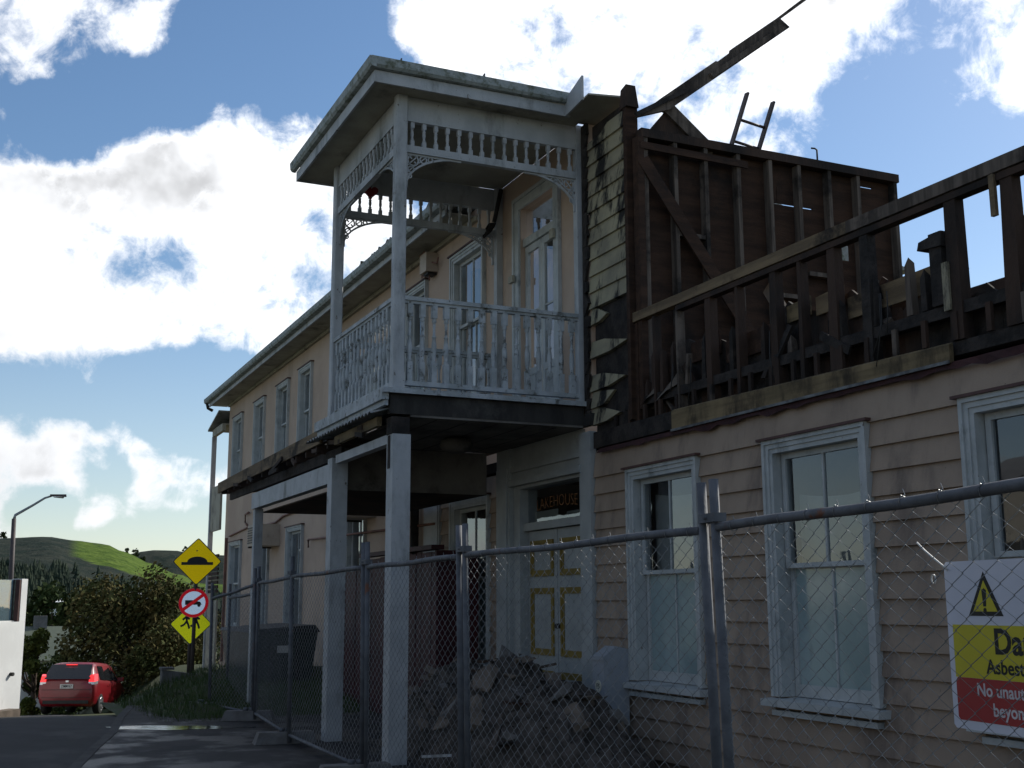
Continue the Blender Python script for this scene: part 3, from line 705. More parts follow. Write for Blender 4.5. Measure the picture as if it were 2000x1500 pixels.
def run(p, q, side):
    """rails, balusters, frieze between two points on plan"""
    p = Vector((*p, 0)); q = Vector((*q, 0)); L_ = (q - p).length; d = (q - p) / L_
    def bar(name, w_, h_, z_, m='white_paint'):
        MB().beam(p + Vector((0, 0, z_)), q + Vector((0, 0, z_)), w_, h_).build(name, m, bal)
    bar('handrail', .10, .045, 4.862, 'white_paint_old'); bar('handrail_mould', .06, .03, 4.824, 'white_paint_old')
    bar('bottom_rail', .075, .05, 3.925, 'white_paint_old')
    n_ = int(round(L_ / .143))
    for k in range(n_):
        o = p + d * (L_ * (k + .5) / n_); o.z = 3.95
        link('baluster', bme, o, bal, (random.uniform(-.008, .008), random.uniform(-.008, .008), math.atan2(d.y, d.x)), (1, 1, .985))
    bar('frieze_board', .05, .27, 7.065); bar('frieze_rail', .07, .085, 6.575)
    bar('frieze_top_mould', .065, .03, 6.915)
    n_ = int(round(L_ / .139))
    for k in range(n_):
        o = p + d * (L_ * (k + .5) / n_); o.z = 6.6175
        link('spindle', sme, o, bal, (0, 0, math.atan2(d.y, d.x)), (1, 1, .895))
    return p, q, d
# fretwork corner bracket: curved rib with pierced circles
fb = MB(); A, B = .66, .40; N = 14
def arc(t): return (A * (1 - math.cos(t)) if 0 else A - A * math.cos(t) * 1.0, -B + B * math.sin(t))
ap = [(.0 + A * (1 - math.sin(t)), -B * (1 - math.cos(t)) if 0 else -B * (1 - math.cos(t))) for t in [math.pi / 2 * k / N for k in range(N + 1)]]
ap = [(A * (1 - math.cos(math.pi / 2 * k / N)), -B * (1 - math.sin(math.pi / 2 * k / N))) for k in range(N + 1)]
for (a, b), (c, e) in zip(ap, ap[1:]):
    fb.beam((a, 0, b), (c, 0, e), .022, .024, (0, 1, 0))
fb.box(0, .022, -.011, .011, -B, 0); fb.box(.022, A, -.011, .011, -.02, 0)
def ring(cx, cz, r, n=12):
    pts = [(cx + r * math.cos(2 * math.pi * k / n), cz + r * math.sin(2 * math.pi * k / n)) for k in range(n)]
    for k in range(n):
        (a, b), (c, e) = pts[k], pts[(k + 1) % n]
        fb.beam((a, 0, b), (c, 0, e), .016, .014, (0, 1, 0))
ring(.085, -.075, .062); ring(.062, -.185, .036); ring(.205, -.055, .040); ring(.29, -.043, .026); ring(.045, -.262, .024)
for k in range(4):
    t = math.pi / 4 + k * math.pi / 2
    fb.beam((.085 + .02 * math.cos(t), 0, -.075 + .02 * math.sin(t)), (.085 + .06 * math.cos(t), 0, -.075 + .06 * math.sin(t)), .014, .014, (0, 1, 0))
fb.beam((.022, 0, -.14), (.14, 0, -.02), .012, .012, (0, 1, 0)); fb.beam((.15, 0, -.1), (.24, 0, -.02), .012, .012, (0, 1, 0)); fb.beam((.1, 0, -.14), (.022, 0, -.22), .012, .012, (0, 1, 0))
fme = fb.mesh('fretwork_bracket'); fme.materials.append(M['white_paint'])
for (p, q, s_) in (((BX1, BY + .065), (BX1, FY - .09), 'end'), ((BX0 + .065, BY), (BX1 - .065, BY), 'front'), ((BX0, BY + .065), (BX0, FY - .09), 'far')):
    p, q, d = run(p, q, s_)
    a = math.atan2(d.y, d.x)
    link('fretwork_bracket', fme, p + Vector((0, 0, 6.532)), bal, (0, 0, a)); link('fretwork_bracket', fme, q + Vector((0, 0, 6.532)), bal, (0, 0, a + math.pi))
# balcony ceiling, roof, fascia, gutter
box('ceiling', 'cream_dark', bal, BX0 + .03, BX1 - .03, BY + .03, FY - .001, 7.2, 7.215)
GX0, GX1, GY = -15.05, -11.52, 3.56
br = MB()
br.add([(GX0, GY, 7.40), (GX1, GY, 7.40), (GX1, FY - .1, 7.40), (GX0, FY - .1, 7.40), (GX0 + .8, FY - .1, 7.56), (GX1 - .8, FY - .1, 7.56), (GX0 + 1.2, GY + 1.3, 7.56), (GX1 - 1.2, GY + 1.3, 7.56)],
       [(0, 1, 7, 6), (1, 2, 5, 7), (3, 0, 6, 4), (6, 7, 5, 4), (0, 3, 2, 1), (2, 3, 4, 5)])
brf = br.build('balcony_roof', 'iron_roof', H)
so = MB(); so.box(GX0 + .09, GX1 - .09, GY + .09, BY - .03, 7.185, 7.199); so.box(GX0 + .09, BX0 - .03, BY - .03, FY - .1, 7.185, 7.199); so.box(BX1 + .03, GX1 - .09, BY - .03, FY - .1, 7.185, 7.199)
so.build('eave_soffit', 'cream_dark', brf)
fa = MB(); fa.box(GX0 + .06, GX1 - .06, GY + .06, GY + .088, 7.165, 7.30); fa.box(GX1 - .088, GX1 - .06, GY + .089, FY - .3, 7.165, 7.30); fa.box(GX0 + .06, GX0 + .088, GY + .089, FY - .1, 7.165, 7.30)
fa.build('fascia', 'white_paint', brf)
gt = MB(); gpr = [(.059, 7.305), (.012, 7.31), (-.012, 7.34), (-.02, 7.425), (-.004, 7.425), (.01, 7.36), (.059, 7.36)]
gt.prism(gpr, lambda a, b, d: (d, GY + a, b), GX0 + .0, GX1 + .012)
gt.prism(gpr, lambda a, b, d: (GX1 - a, d, b), GY + .0, FY - .32)
gt.build('gutter', 'mossy_gutter', brf, True)
for (y, h_, l_) in ((3.95, .11, .10), (4.95, .12, .12)):
    MB().hexa([(GX1 - .16, y, 7.40), (GX1 - .15, y + .012, 7.40), (GX1 - .15, y + .012, 7.43 + h_), (GX1 - .16, y, 7.43 + h_)], [(GX1 - .5, y, 7.40), (GX1 - .5, y + .012, 7.40), (GX1 - .5, y + .012, 7.46), (GX1 - .5, y, 7.46)]).build('lifted_flashing', 'flashing', brf)
MB().tube([(GX1 - .1, 5.1 + .1 * k, 7.41 + .045 * math.sin(k * .55)) for k in range(9)], .018, 6).build('bent_lead', 'mossy_gutter', brf)
# torn-off eave of the burnt roof beside the balcony
MB().hexa([(-11.60, 5.93, 7.16), (-11.60, 5.955, 7.16), (-11.60, 5.955, 7.36), (-11.60, 5.93, 7.36)], [(-11.10, 5.90, 7.17), (-11.10, 5.925, 7.17), (-11.10, 5.925, 7.46), (-11.10, 5.90, 7.46)]).build('torn_fascia', 'white_paint', brf)
MB().hexa([(-11.75, 5.96, 7.18), (-11.75, 6.6, 7.18), (-11.75, 6.6, 7.2), (-11.75, 5.96, 7.2)], [(-11.02, 5.94, 7.2), (-10.95, 6.42, 7.22), (-10.95, 6.42, 7.24), (-11.02, 5.94, 7.22)]).build('torn_soffit_board', 'cream_dark', brf)
# balcony door with transom
ud = MB()
for a, b, pr in ((0, .05, .05), (.05, .17, .032)):
    ud.box(-13.80 + a, -13.80 + b, FY - pr, FY, 3.86, 6.88 - a); ud.box(-12.44 - b, -12.44 - a, FY - pr, FY, 3.86, 6.88 - a); ud.box(-13.80 + b, -12.44 - b, FY - pr, FY, 6.88 - b, 6.88 - a)
ud.box(-13.62, -12.62, FY + .03, FY + .13, 6.2, 6.30)
udo = ud.build('balcony_door', 'window_paint', H)
MB().add([(-13.62, FY + .08, 6.3), (-12.62, FY + .08, 6.3), (-12.62, FY + .08, 6.71), (-13.62, FY + .08, 6.71)], [(0, 1, 2, 3)]).build('transom_pane', 'glass', udo)
for (a, b) in ((-13.61, -13.13), (-13.115, -12.63)):
    m2 = MB(); y = FY + .06
    m2.box(a, a + .075, y, y + .045, 3.9, 6.19); m2.box(b - .075, b, y, y + .045, 3.9, 6.19); m2.box(a + .075, b - .075, y, y + .045, 6.10, 6.19); m2.box(a + .075, b - .075, y, y + .045, 3.9, 4.08)
    m2.box(a + .075, b - .075, y + .01, y + .03, 4.081, 4.46); m2.box(a + .075, b - .075, y, y + .045, 4.461, 4.55); m2.box(a + .075, b - .075, y + .01, y + .035, 5.28, 5.305)
    dl = m2.build('door_leaf', 'window_paint', udo)
    for z0, z1 in ((4.55, 5.28), (5.305, 6.10)):
        MB().add([(a + .075, y + .02, z0), (b - .075, y + .02, z0), (b - .075, y + .02, z1), (a + .075, y + .02, z1)], [(0, 1, 2, 3)]).build('pane', 'glass', dl)
m3 = MB()
for k in range(17):
    x = -13.1 + .46 * k / 16; yy = FY + .22 + .03 * math.sin(k * 1.5); m3.v += [(x, yy, 3.95), (x, yy, 6.15)]
for k in range(16): m3.f.append((2 * k, 2 * k + 2, 2 * k + 3, 2 * k + 1)); m3.sm.append(True)
m3.build('curtain', 'pale_backing', udo)
box('wall_bracket', 'cream_dark', udo, -13.83, -13.70, FY - .09, FY - .052, 5.74, 5.83); box('wall_bracket', 'cream_dark', udo, -12.60, -12.5, FY - .09, FY - .052, 6.0, 6.12)
# cable and its coil in the balcony corner
cb_ = MB(); cb_.tube([(BX0 + .2, FY - .06, 7.15), (BX0 + .16, FY - .09, 6.95), (BX0 + .12, FY - .13, 6.7)], .03, 6)
for j in range(5):
    c = Vector((BX0 + .1, FY - .15, 6.62 - j * .012)); rr = .07 + .008 * j
    cb_.tube([c + Vector((rr * math.cos(t) * .8, -.02 * j + .04 * math.sin(t), rr * math.sin(t))) for t in [2 * math.pi * k / 14 for k in range(15)]], .012, 5)
cb_.build('cable_coil', 'black_iron', bal)

# ---- remains of the verandah to the left of the balcony
vb = MB(); vb.box(-18.72, BX0 + .0, BY - .06, BY + .06, 3.06, 3.30)
ver = vb.build('verandah', 'white_paint', H)
MB().box(BX0 + .3, BX1 - .1, BY - .05, BY + .05, 3.28, 3.38).build('verandah_beam', 'white_paint', ver)
for (x, s_) in ((BX1, .2), (-14.2, .2), (-18.62, .13)):
    h = s_ / 2; zt_ = 3.36 if x > -15 else 3.06
    m2 = MB(); m2.box(x - h, x + h, BY - h + .03, BY + h + .03, 0.0, zt_)
    m2.build('post', 'white_paint', ver)
box('burnt_patch', 'char', ver, BX1 - .05, BX1 + .02, BY - .078, BY - .071, 3.0, 3.35)
n = 15
for k in range(n):
    x = -21.0 + k * .52
    m2 = MB(); dz = random.uniform(-.03, .03)
    m2.hexa([(x - .025, BY - .1, 3.5 + dz), (x + .025, BY - .1, 3.5 + dz), (x + .025, BY - .1, 3.62 + dz), (x - .025, BY - .1, 3.62 + dz)],
            [(x - .025, FY - .02, 3.72), (x + .025, FY - .02, 3.72), (x + .025, FY - .02, 3.86), (x - .025, FY - .02, 3.86)])
    m2.build('rafter', 'char_brown', ver)
for k in range(5):
    y = BY + .1 + k * .45; z_ = 3.64 + (y - BY + .1) * .10
    MB().beam((-21.2, y, z_), (BX0 - .3, y, z_ + .03), .07, .035).build('purlin', 'char_brown', ver)
MB().hexa([(-21.25, BY - .13, 3.52), (-21.25, BY - .1, 3.52), (-21.25, BY - .1, 3.70), (-21.25, BY - .13, 3.70)], [(BX0 - .1, BY - .13, 3.58), (BX0 - .1, BY - .1, 3.58), (BX0 - .1, BY - .1, 3.76), (BX0 - .1, BY - .13, 3.76)]).build('fascia_board', 'plate_wood', ver)
m2 = MB(); m2.hexa([(-20.9, BY + .02, 3.38), (-20.9, BY + .06, 3.38), (-20.9, BY + .06, 3.5), (-20.9, BY + .02, 3.5)], [(BX0 + .3, BY + .02, 3.36), (BX0 + .3, BY + .06, 3.36), (BX0 + .3, BY + .06, 3.5), (BX0 + .3, BY + .02, 3.5)])
m2.build('burnt_plate', 'char', ver)
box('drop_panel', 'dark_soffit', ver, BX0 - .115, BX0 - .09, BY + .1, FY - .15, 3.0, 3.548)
box('verandah_ceiling', 'char_brown', ver, -18.6, BX0 - .12, BY + .1, FY - .15, 3.0, 3.02)
for _ in range(9):
    x = random.uniform(-20.5, -12.6); MB().beam((x, BY - .16, 3.5 + random.uniform(-.05, .05)), (x + random.uniform(.2, .7), BY - .17, 3.5 + random.uniform(-.12, .1)), .03, .05).build('charred_splinter', random.choice(('char', 'char_brown')), ver)

# ---- burnt upper storey: strip of cladding, cross wall, front wall framing
strip = MB().box(-11.66, -10.74, FY + .03, FY + .09, 3.45, 7.12).build('burnt_corner_wall', 'char', H)
for k in range(18):
    zb = 3.56 + k * SP
    a = -11.70 + .012 * math.sin(k * 2.3); b = -10.805
    m2 = MB(); y0, y1 = FY - .03, FY + .025
    if zb < 4.72:      # torn boards ending in long splinters
        if k in (3, 5): continue
        tip = (-11.05, -11.18, -10.92, 0, -10.86, 0, -11.3)[min(k, 6)]
        pts = [(a, zb), (a + (tip - a) * .55, zb + .01), (tip, zb + SP * (.75 if k % 2 else .35)), (a + (tip - a) * .35, zb + SP * .95), (a, zb + SP + .005)]
    elif zb > 6.8:
        pts = [(a, zb), (b, zb), (b, zb + SP), (-11.25, zb + SP + .0), (-11.4, zb + SP * .55), (a, zb + SP * .5)]
    else:
        pts = [(a, zb), (b, zb), (b, zb + SP + .01), (a, zb + SP + .01)]
    m2.add([(x, y0 + (z - zb) / SP * .03, z) for x, z in pts] + [(x, y1, z) for x, z in pts],
           [tuple(range(len(pts))), tuple(range(2 * len(pts) - 1, len(pts) - 1, -1))] + [(i, i + len(pts), (i + 1) % len(pts) + len(pts), (i + 1) % len(pts)) for i in range(len(pts))])
    m2.build('weatherboard', 'cream_burnt', strip, True)
m2 = MB(); pv = -11.77
for k in range(26):      # ragged charred edge beside the post
    z = 3.6 + k * .137; w_ = random.uniform(.05, .15)
    m2.hexa([(-11.80, FY - .05, z), (-11.80 + w_, FY - .06, z + random.uniform(-.02, .02)), (-11.80 + w_, FY - .02, z), (-11.80, FY - .01, z)],
            [(-11.80, FY - .05, z + .137), (-11.80 + random.uniform(.05, .15), FY - .06, z + .137), (-11.80 + random.uniform(.05, .14), FY - .02, z + .137), (-11.80, FY - .01, z + .137)])
m2.build('charred_edge', 'char', strip)
box('edge_board', 'plank_brown', strip, -10.80, -10.735, FY - .05, FY + .1, 3.5, 7.13)
MB().hexa([(-10.86, FY - .06, 7.0), (-10.70, FY - .06, 7.0), (-10.70, FY + .1, 7.0), (-10.86, FY + .1, 7.0)], [(-10.82, FY - .06, 7.22), (-10.70, FY - .06, 7.25), (-10.70, FY + .06, 7.25), (-10.82, FY + .06, 7.22)]).build('broken_stud_top', 'char_brown', strip)
# cross wall: planks behind studs
CX = -10.65
cw = MB(); cw.box(CX - .06, CX + .06, FY + .06, 9.98, 6.62, 6.72)
cwo = cw.build('cross_wall', 'char_brown', H); box('bottom_plate', 'char_brown', cwo, CX - .05, CX + .05, FY + .06, 9.98, 3.505, 3.60)
z = 3.62; k = 0
slits = {12: (8.06, 8.75), 14: (9.3, 9.75), 11: (9.4, 9.8)}
while z < 6.69:
    h_ = min(.195, 6.705 - z); gap = .004
    segs = [(FY + .1, 9.97)]
    if 5.58 < z + h_ / 2 < 5.75: segs = [(FY + .1, 9.03), (9.26, 9.97)]
    elif k % 3 == 1: segs = [(FY + .1, 7.9 + random.uniform(-.6, .6)), None]; segs[1] = (segs[0][1] + .006, 9.97)
    if k == 12: segs = [(FY + .1, 8.1), (8.101, 8.74), (8.741, 9.97)]
    if k in (11, 14): segs = [(FY + .1, 9.38), (9.381, 9.66), (9.661, 9.97)]
    for j_, (a, b) in enumerate(segs):
        sl = .014 if k in (11, 12, 14) and j_ == 1 else -.006
        MB().box(CX - .085 - random.uniform(0, .008), CX - .062, a, b, z + random.uniform(0, .001), z + h_ - gap - sl).build('plank', 'plank_brown', cwo)
    z += h_; k += 1
for y in (6.42, 6.80, 7.20, 7.64, 8.08, 8.49, 8.93, 9.36, 9.93):
    MB().box(CX - .060, CX + .045, y - .024, y + .024, 3.601, 6.619).build('stud', 'stud_wood', cwo)
box('stud', 'plank_brown', cwo, CX - .06, CX + .06, 6.31, 6.385, 3.601, 6.619)
MB().beam((CX + .056, 6.37, 6.36), (CX + .056, 8.0, 4.12), .022, .15, (0, 1, 1)).build('brace', 'plank_brown', cwo)
MB().beam((CX + .055, 6.34, 6.52), (CX + .055, 7.75, 6.50), .022, .08).build('ribbon_board', 'plank_brown', cwo)
for (y, z_) in ((7.0, 5.55), (8.3, 5.0), (8.75, 5.3)):
    MB().box(CX - .04, CX + .035, y - .17, y + .17, z_, z_ + .05).build('nogging', 'stud_wood', cwo)
MB().tube([(CX, 8.80, 6.72), (CX, 8.80, 6.87), (CX, 8.77, 6.885), (CX, 8.72, 6.88)], .011, 6).build('pipe_hook', 'black_iron', cwo)
# loose rafters standing up from the corner
RP = [(6.317, 6.847), (6.762, 7.015), (6.866, 7.1), (8.471, 8.357), (8.34, 8.435), (8.761, 8.785), (8.965, 8.966), (8.935, 8.986), (8.288, 8.437), (7.623, 7.912), (7.615, 7.878), (7.417, 7.712), (7.389, 7.713), (6.667, 7.144)]
ra = MB(); ra.prism(RP, lambda a, b, d: (CX + d, a, b), -.03, .03); rao = ra.build('hip_rafter', 'stud_wood', H, True)
MB().beam((CX + .055, 7.30, 7.50), (CX + .055, 8.2, 8.20), .045, .06).build('rafter_cleat', 'stud_wood', rao)
MB().beam((CX + .05, 6.30, 6.86), (CX + .05, 6.95, 7.26), .035, .05).build('roof_fragment', 'char', rao)
MB().beam((CX - .05, 6.72, 7.10), (CX - .05, 7.35, 6.62), .05, .15).build('short_rafter', 'stud_wood', rao)
MB().add([(CX - .06, 6.5, 6.72), (CX - .06, 7.15, 6.74), (CX - .06, 6.8, 7.08), (CX - .09, 6.5, 6.72), (CX - .09, 7.15, 6.74), (CX - .09, 6.8, 7.08)], [(0, 1, 2), (5, 4, 3), (0, 3, 4, 1), (1, 4, 5, 2), (2, 5, 3, 0)]).build('gable_board', 'char_brown', rao)
# framing of the front wall
fw = MB(); fw.box(-11.6, -4.4, FY + .02, FY + .12, 3.33, 3.43)
fro = fw.build('burnt_front_wall', 'char', H)
MB().beam((-10.78, FY + .03, 4.60), (-7.3, FY + .03, 4.59), .10, .10).build('wall_plate', 'plate_wood', fro)
MB().beam((-7.299, FY + .03, 4.59), (-4.4, FY + .03, 4.57), .10, .10).build('wall_plate', 'stud_wood', fro)
MB().beam((-9.9, FY + .035, 4.515), (-4.4, FY + .035, 4.485), .09, .05).build('second_plate', 'char_brown', fro)
MB().beam((-11.0, FY + .06, 3.68), (-4.4, FY + .06, 3.66), .09, .09).build('floor_plate', 'char', fro)
pd = MB()
pd.hexa([(-9.95, FY - .06, 3.28), (-9.95, FY - .02, 3.28), (-9.95, FY - .02, 3.49), (-9.95, FY - .06, 3.47)], [(-6.24, FY - .06, 3.27), (-6.24, FY - .02, 3.27), (-6.24, FY - .02, 3.42), (-6.24, FY - .06, 3.40)])
pd.build('fascia_board', 'pale_wood', fro)
MB().box(-11.6, -9.96, FY - .05, FY - .01, 3.29, 3.47).build('fascia_board', 'char', fro)
MB().box(-9.95, -6.24, FY - .075, FY - .061, 3.262, 3.285).build('flashing', 'flashing', fro)
m2 = MB(); xs = [-11.5 + .13 * i for i in range(55)]      # torn red building paper under the flashing
for i, x in enumerate(xs):
    m2.v += [(x, FY - .036 - random.uniform(0, .015), 3.275), (x, FY - .05 - random.uniform(0, .02), 3.225 - max(0, random.uniform(-.05, .045) + .02 * math.sin(i * .9)))]
for i in range(len(xs) - 1): m2.f.append((2 * i, 2 * i + 1, 2 * i + 3, 2 * i + 2)); m2.sm.append(False)
m2.build('torn_building_paper', 'building_paper', fro)
for i, (x, w_, m_) in enumerate(((-10.72, .09, 'plank_brown'), (-10.35, .045, 'char_brown'), (-9.9, .05, 'stud_wood'), (-9.33, .10, 'char_brown'), (-8.86, .05, 'char_brown'), (-8.32, .09, 'char_brown'), (-7.97, .05, 'char_brown'), (-7.54, .10, 'char_brown'), (-7.14, .10, 'char'), (-6.20, .12, 'char_brown'), (-5.70, .11, 'char_brown'), (-5.0, .10, 'char'))):
    top = 4.535; x += random.uniform(-.03, .03); MB().hexa([(x - w_ / 2 + random.uniform(-.03, .03), FY + .0, 3.435), (x + w_ / 2, FY + .0, 3.435), (x + w_ / 2, FY + .10, 3.435), (x - w_ / 2, FY + .10, 3.435)],
                          [(x - w_ / 2 + .01, FY + .0, top), (x + w_ / 2 + .0, FY + .0, top), (x + w_ / 2, FY + .085, top), (x - w_ / 2 + .01, FY + .085, top)]).build('stud', m_, fro)
for x in [-11.2 + .31 * i for i in range(20)]:
    MB().box(x, x + .045, FY - .012, FY + .018, 3.435, 3.64).build('short_stud', random.choice(('stud_wood', 'char_brown', 'char_brown')), fro)
MB().box(-6.42, -6.30, FY - .01, FY + .09, 3.72, 4.27).build('charred_stub', 'char', fro)
MB().hexa([(-6.52, FY - .03, 4.17), (-6.28, FY - .03, 4.15), (-6.28, FY + .1, 4.15), (-6.52, FY + .1, 4.17)], [(-6.50, FY - .03, 4.23), (-6.27, FY - .03, 4.26), (-6.27, FY + .1, 4.26), (-6.50, FY + .1, 4.22)]).build('charred_block', 'char', fro)
MB().box(-6.30, -6.24, FY - .02, FY - .001, 3.66, 4.02).build('white_lath', 'cream_burnt', fro)
MB().box(-5.80, -5.755, FY - .03, FY - .001, 4.22, 4.52).build('pale_block', 'plate_wood', fro)
MB().beam((-8.65, FY + .2, 4.45), (-8.05, FY + .2, 3.6), .03, .14, (1, 0, 1)).build('fallen_board', 'stud_wood', fro)
MB().beam((-5.35, FY + .13, 3.45), (-5.65, FY + .13, 4.2), .04, .09, (1, 0, 0)).build('fallen_board', 'plate_wood', fro)
for (x0, x1, z0, z1, m_) in ((-10.6, -9.95, 3.78, 3.98, 'plank_brown'), (-9.85, -9.35, 3.95, 4.15, 'plank_brown'), (-9.25, -8.4, 3.84, 4.05, 'plank_brown'), (-8.3, -7.98, 4.02, 4.17, 'pale_wood'), (-7.9, -7.55, 4.0, 4.16, 'plate_wood'), (-7.5, -6.4, 3.88, 4.06, 'plate_wood'), (-11.4, -10.75, 3.7, 3.9, 'char_brown')):
    MB().hexa([(x0, FY + .13, z0), (x0, FY + .15, z0), (x0, FY + .15, z1), (x0, FY + .13, z1)], [(x1, FY + .13, z0 + .01), (x1, FY + .15, z0 + .01), (x1, FY + .15, z1 + .03), (x1, FY + .13, z1 + .03)]).build('lining_board', m_, fro)
x = -11.5
while x < -4.5:
    w_ = random.uniform(.12, .34); h_ = random.uniform(3.82, 4.22) if x < -6.6 else random.uniform(3.72, 3.95)
    m2 = MB(); m2.prism([(x, 3.44), (x + w_, 3.44), (x + w_, h_ + random.uniform(-.1, .06)), (x + w_ * random.uniform(.3, .7), h_ + random.uniform(-.05, .1)), (x, h_)], lambda a, b, d: (a, FY + .17 + d, b), 0, .02 + random.uniform(0, .01)); m2.build('inner_lining', random.choice(('char', 'char', 'char_brown', 'plank_brown')), fro, True); x += w_ + .003
for k in range(16):
    x = random.uniform(-11.2, -5.2); h_ = random.uniform(3.8, 4.15); MB().hexa([(x - .03, FY + .02, 3.72), (x + .03, FY + .02, 3.72), (x + .03, FY + .09, 3.72), (x - .03, FY + .09, 3.72)], [(x - .035, FY + .03, h_), (x + .012, FY + .03, h_ + .06), (x + .02, FY + .08, h_ + .02), (x - .02, FY + .08, h_ - .03)]).build('broken_stud', random.choice(('char', 'char_brown', 'stud_wood')), fro)
box('burnt_back_lining', 'char_brown', fro, -10.5, -4.6, 7.75, 7.8, 3.51, 4.28)
m2 = MB()
for _ in range(40):
    x = random.uniform(-11.3, -5); s_ = random.uniform(.04, .14); y = FY + .25 + random.uniform(0, .4); z_ = 3.51
    m2.hexa([(x, y, z_), (x + s_, y, z_), (x + s_, y + s_, z_), (x, y + s_, z_)], [(x + random.uniform(-.1, .1), y, z_ + s_ * 2), (x + s_, y + random.uniform(-.1, .1), z_ + s_ * 1.5), (x + s_, y + s_, z_ + s_), (x, y + s_, z_ + s_ * 2)])
m2.build('floor_debris', 'rubble_dark', fro)['kind'] = 'stuff'
for (x, z_, r_) in ((-10.05, 3.72, .3), (-10.45, 3.7, .2)):
    m2 = MB(); m2.add([(x - r_, FY - .01, z_ - .1), (x - .03, FY - .03, z_ - .02), (x + r_ * .4, FY + .0, z_ + .02), (x + r_ * .5, FY + .05, z_ + r_ * .7), (x - r_ * .1, FY + .05, z_ + r_ * .35)], [(0, 1, 2, 3, 4)]); m2.build('hanging_plaster', 'chunk_tan', fro)
for k in range(26):      # charred sticks, splinters and torn lining left hanging in the frame
    x = random.uniform(-11.3, -6.9); z_ = random.uniform(3.45, 3.85); a = random.gauss(1.57, .55); l_ = random.uniform(.12, .4)
    y = FY + random.uniform(-.03, .35); w_ = random.uniform(.012, .05)
    MB().beam((x, y, z_), (x + l_ * math.cos(a), y + random.uniform(-.05, .1), z_ + l_ * math.sin(a)), w_, random.uniform(.02, .09), (1, 0, 0)).build('charred_stick', random.choice(('char', 'char', 'char_brown', 'stud_wood')), fro)
for k in range(14):
    x = random.uniform(-11.2, -6.3); w_ = random.uniform(.1, .4); h_ = random.uniform(.08, .3); z_ = random.uniform(3.5, 4.0); y = FY + random.uniform(.16, .5)
    q = [(x, z_), (x + w_ * random.uniform(.3, .6), z_ - random.uniform(0, .08)), (x + w_, z_ + random.uniform(-.03, .05)), (x + w_ * random.uniform(.8, 1.1), z_ + h_), (x + w_ * .4, z_ + h_ * random.uniform(.7, 1.2)), (x - .03, z_ + h_ * .8)]
    m2 = MB(); m2.prism(q, lambda a, b, d: (a, y + d, b), 0, .012); m2.build('torn_lining', random.choice(('plank_brown', 'char_brown', 'chunk_tan', 'char')), fro, True)
for k in range(6):
    x = random.uniform(-11.2, -5.5); l_ = random.uniform(.25, .6)
    MB().tube([(x, FY - .02, 3.95), (x + .03, FY - .05, 3.95 - l_ * .5), (x + random.uniform(-.12, .12), FY - .06, 3.95 - l_)], .006, 4).build('hanging_wire', 'black_iron', fro)
# dark pile of burnt roofing further back
MB().hexa([(-6.6, 7.4, 4.25), (-4.6, 7.4, 4.35), (-4.6, 7.7, 4.35), (-6.6, 7.7, 4.25)], [(-6.2, 7.45, 4.62), (-4.6, 7.45, 4.85), (-4.6, 7.65, 4.85), (-6.1, 7.65, 4.6)]).build('burnt_roof_pile', 'char', fro)
# pipework on the left wing
for pts, r_ in (([(-32.2, FY - .03, 3.38), (-29.5, FY - .03, 3.50), (-28, FY - .03, 3.42), (-26.9, FY - .03, 3.42), (-26.2, FY - .03, 3.52), (-24.6, FY - .03, 3.55), (-22.5, FY - .03, 3.6)], .025), ([(-29.9, FY - .03, 3.5), (-30.2, FY - .04, 3.62), (-30.15, FY - .05, 3.82), (-29.7, FY - .06, 3.84)], .025), ([(-23.85, FY - .06, 2.72), (-23.85, FY - .06, 2.88), (-22.6, FY - .06, 2.86), (-16.6, FY - .06, 2.76)], .022)):
    MB().tube(pts, r_, 6).build('wall_pipe', 'pipe_copper', sw)
# side wall panel and drain between the wings
box('white_panel', 'white_paint', sw, -17.1, -16.52, FY - .045, FY - .005, 2.35, 3.4)
MB().tube([(-17.35, FY - .1, .02), (-17.35, FY - .1, 3.4)], .07, 8).build('black_drainpipe', 'black_iron', sw)

# ------------------------------------------------------------------ fittings on and around the hotel
t = thing('extension_ladder', (-11.9, 7.8, 3.62), 'metal ladder poking up behind the burnt plank wall', 'ladder')
La0, Lb0 = Vector((-12.1, 7.22, 3.63)), Vector((-12.1, 7.62, 3.63)); La1, Lb1 = Vector((-11.45, 8.42, 7.85)), Vector((-11.45, 8.81, 7.80))
for a, b in ((La0, La1), (Lb0, Lb1)): MB().beam(a, b, .028, .075, (1, 0, 0)).build('rail', 'lamp_pole', t)
for k in range(14):
    s_ = .06 + k * .066
    MB().tube([La0.lerp(La1, s_), Lb0.lerp(Lb1, s_)], .018, 6).build('rung', 'lamp_pole', t)
t = thing('air_conditioner', (-27.0, 5.95, 2.92), 'beige boxy air conditioner beside the narrow downstairs window with a sash bar', 'air conditioner', 'air conditioners on the rendered wall')
def ac(t, x, y0, z):
    MB().box(x - .42, x + .42, y0, FY - .001, z, z + .48).build('case', 'ac_case', t)
    m2 = MB()
    for k in range(7): m2.box(x - .36, x + .36, y0 - .012, y0 - .001, z + .06 + k * .055, z + .09 + k * .055)
    m2.build('grille', 'dark_soffit', t)
    box('bracket', 'black_iron', t, x - .44, x - .38, y0 + .02, FY - .002, z - .03, z - .001)
ac(t, -27.0, 5.75, 2.88)
t = thing('air_conditioner', (-21.9, 5.95, 3.0), 'beige air conditioner half hidden behind the middle verandah post', 'air conditioner', 'air conditioners on the rendered wall'); ac(t, -20.0, 5.75, 3.05)
t = thing('alarm_box', (-16.8, 6.1, 6.6), 'small beige siren box with trailing wires under the eave', 'alarm box')
box('case', 'ac_case', t, -16.97, -16.68, FY - .2, FY - .001, 6.66, 6.96)
